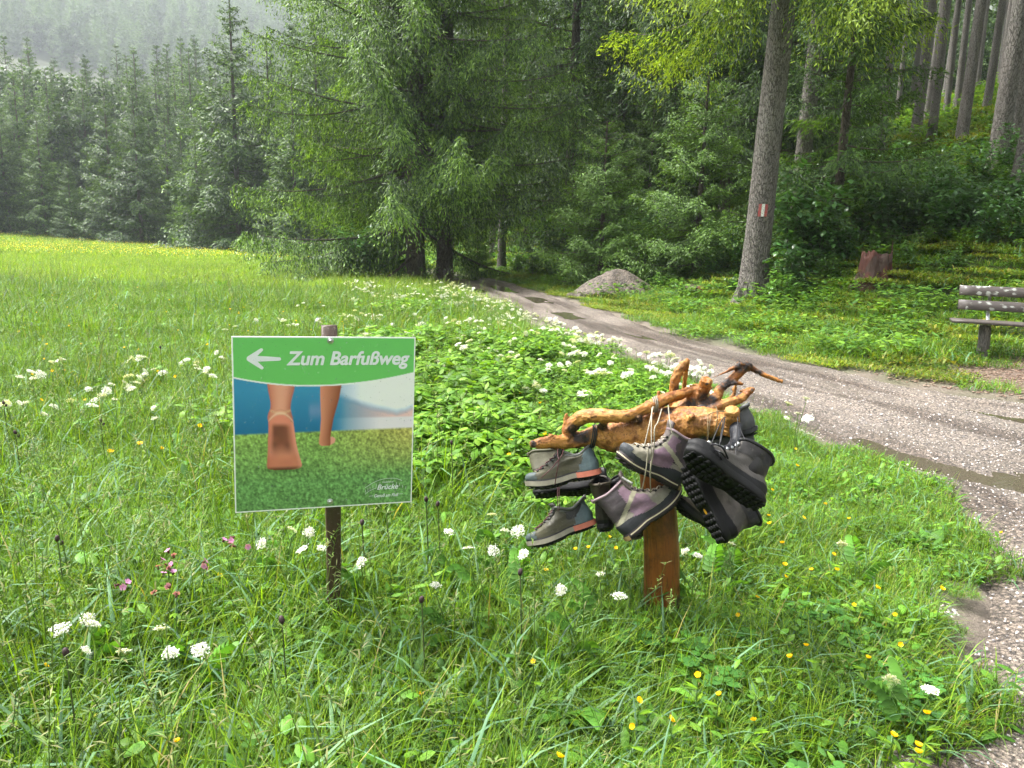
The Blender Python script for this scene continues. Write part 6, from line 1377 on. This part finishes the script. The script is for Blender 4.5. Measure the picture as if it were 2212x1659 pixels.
# loose stones on the track, wood chips by the bench
def pebble(seed, col):
    g = np.random.default_rng(seed); A = Acc(); th = np.linspace(0, 2*np.pi, 6, endpoint=False); V = [(math.cos(t)*.8, math.sin(t)*.65, 0) for t in th]+[(math.cos(t+.4)*.55, math.sin(t+.4)*.45, .5) for t in th]+[(0, 0, .62)]
    V = np.array(V)*(1+.2*g.standard_normal((13, 1))); s_ = A.n; A.add(V*.011, [[i, (i+1) % 6, 6+(i+1) % 6, 6+i] for i in range(6)], col); A.F[3].append(np.array([[6+i, 6+(i+1) % 6, 12] for i in range(6)])); return A.mesh('pebble', [attr_mat('pebble', .5, .45, .2, 300)], False)
PEB = [pebble(k, c) for k, c in enumerate(((.40, .36, .34), (.30, .27, .26), (.50, .46, .43), (.20, .19, .19), (.44, .38, .34)))]
k = (TRK[:, 1] < 9) & (TRK[:, 1] > .8) & (np.abs(TRK[:, 0]) < TRK[:, 1]*.75+1.5); T_ = TRK[k]; n_ = 26000; pk = g.integers(0, len(T_), n_)
wgt = np.exp(-np.maximum(T_[pk, 1]-2.2, 0)/4.5); keep = g.random(n_) < wgt; pk = pk[keep]; Pp = T_[pk]+np.c_[g.normal(0, .035, (len(pk), 2)), np.full(len(pk), -.003)]
le = hermite(L_EDGE[2:9], 4000); re_ = le[g.integers(0, 4000, 9000)]+np.c_[-np.abs(g.normal(0, .22, 9000)), g.normal(0, .12, 9000)]; re_ = re_[(n2(re_[:, 0], re_[:, 1], .35, 6.6) > .45) & (s_left(re_[:, 0], re_[:, 1]) < .1)]
Pp = np.vstack([Pp, np.c_[re_, terrain(re_[:, 0], re_[:, 1])]]); pk = np.arange(len(Pp))
scatter('gravel_stones', PEB, Pp, g.random(len(pk))*6.28, .9*g.uniform(.3, 1.0, len(pk))+.8*(g.random(len(pk)) < .04), g.integers(0, 5, len(pk)), 'loose pale gravel stones scattered over the near track')
A = Acc(); A.add(boxv((0, 0, .004), (.05, .018, .006))[0], boxv((0, 0, 0), (1, 1, 1))[1], (.17, .10, .068)); CH1 = A.mesh('chip', [attr_mat('chip', .7)])
A = Acc(); A.add(boxv((0, 0, .004), (.035, .022, .005))[0], boxv((0, 0, 0), (1, 1, 1))[1], (.28, .2, .145)); CH2 = A.mesh('chip', [CH1.materials[0]])
n_ = 8000; X = g.normal(7.0, 1.6, n_); Y = g.normal(8.6, .7, n_); k = s_right(X, Y) > .1; X, Y = X[k], Y[k]
scatter('wood_chips', [CH1, CH2], np.c_[X, Y, terrain(X, Y)+.004], g.random(len(X))*6.28, g.uniform(.25, .95, len(X)), g.integers(0, 2, len(X)), 'reddish wood chips strewn on the ground before the bench')
# ------------------------------------------------------------------ rain haze
Vh, Fh = boxv((0, 0, 160), (2300, 2300, 334)); 
m = bpy.data.materials.new('haze'); m.use_nodes = True; nt = m.node_tree; nt.nodes.clear()
pv = nt.nodes.new('ShaderNodeVolumePrincipled'); pv.inputs['Color'].default_value = (.86, .93, 1, 1); pv.inputs['Density'].default_value = .00037
pv.inputs['Anisotropy'].default_value = .2
mo = nt.nodes.new('ShaderNodeOutputMaterial'); nt.links.new(pv.outputs[0], mo.inputs['Volume'])
hz = obj('haze', mk_mesh('haze', Vh, Fh, None, [m])); tag(hz, kind='stuff')
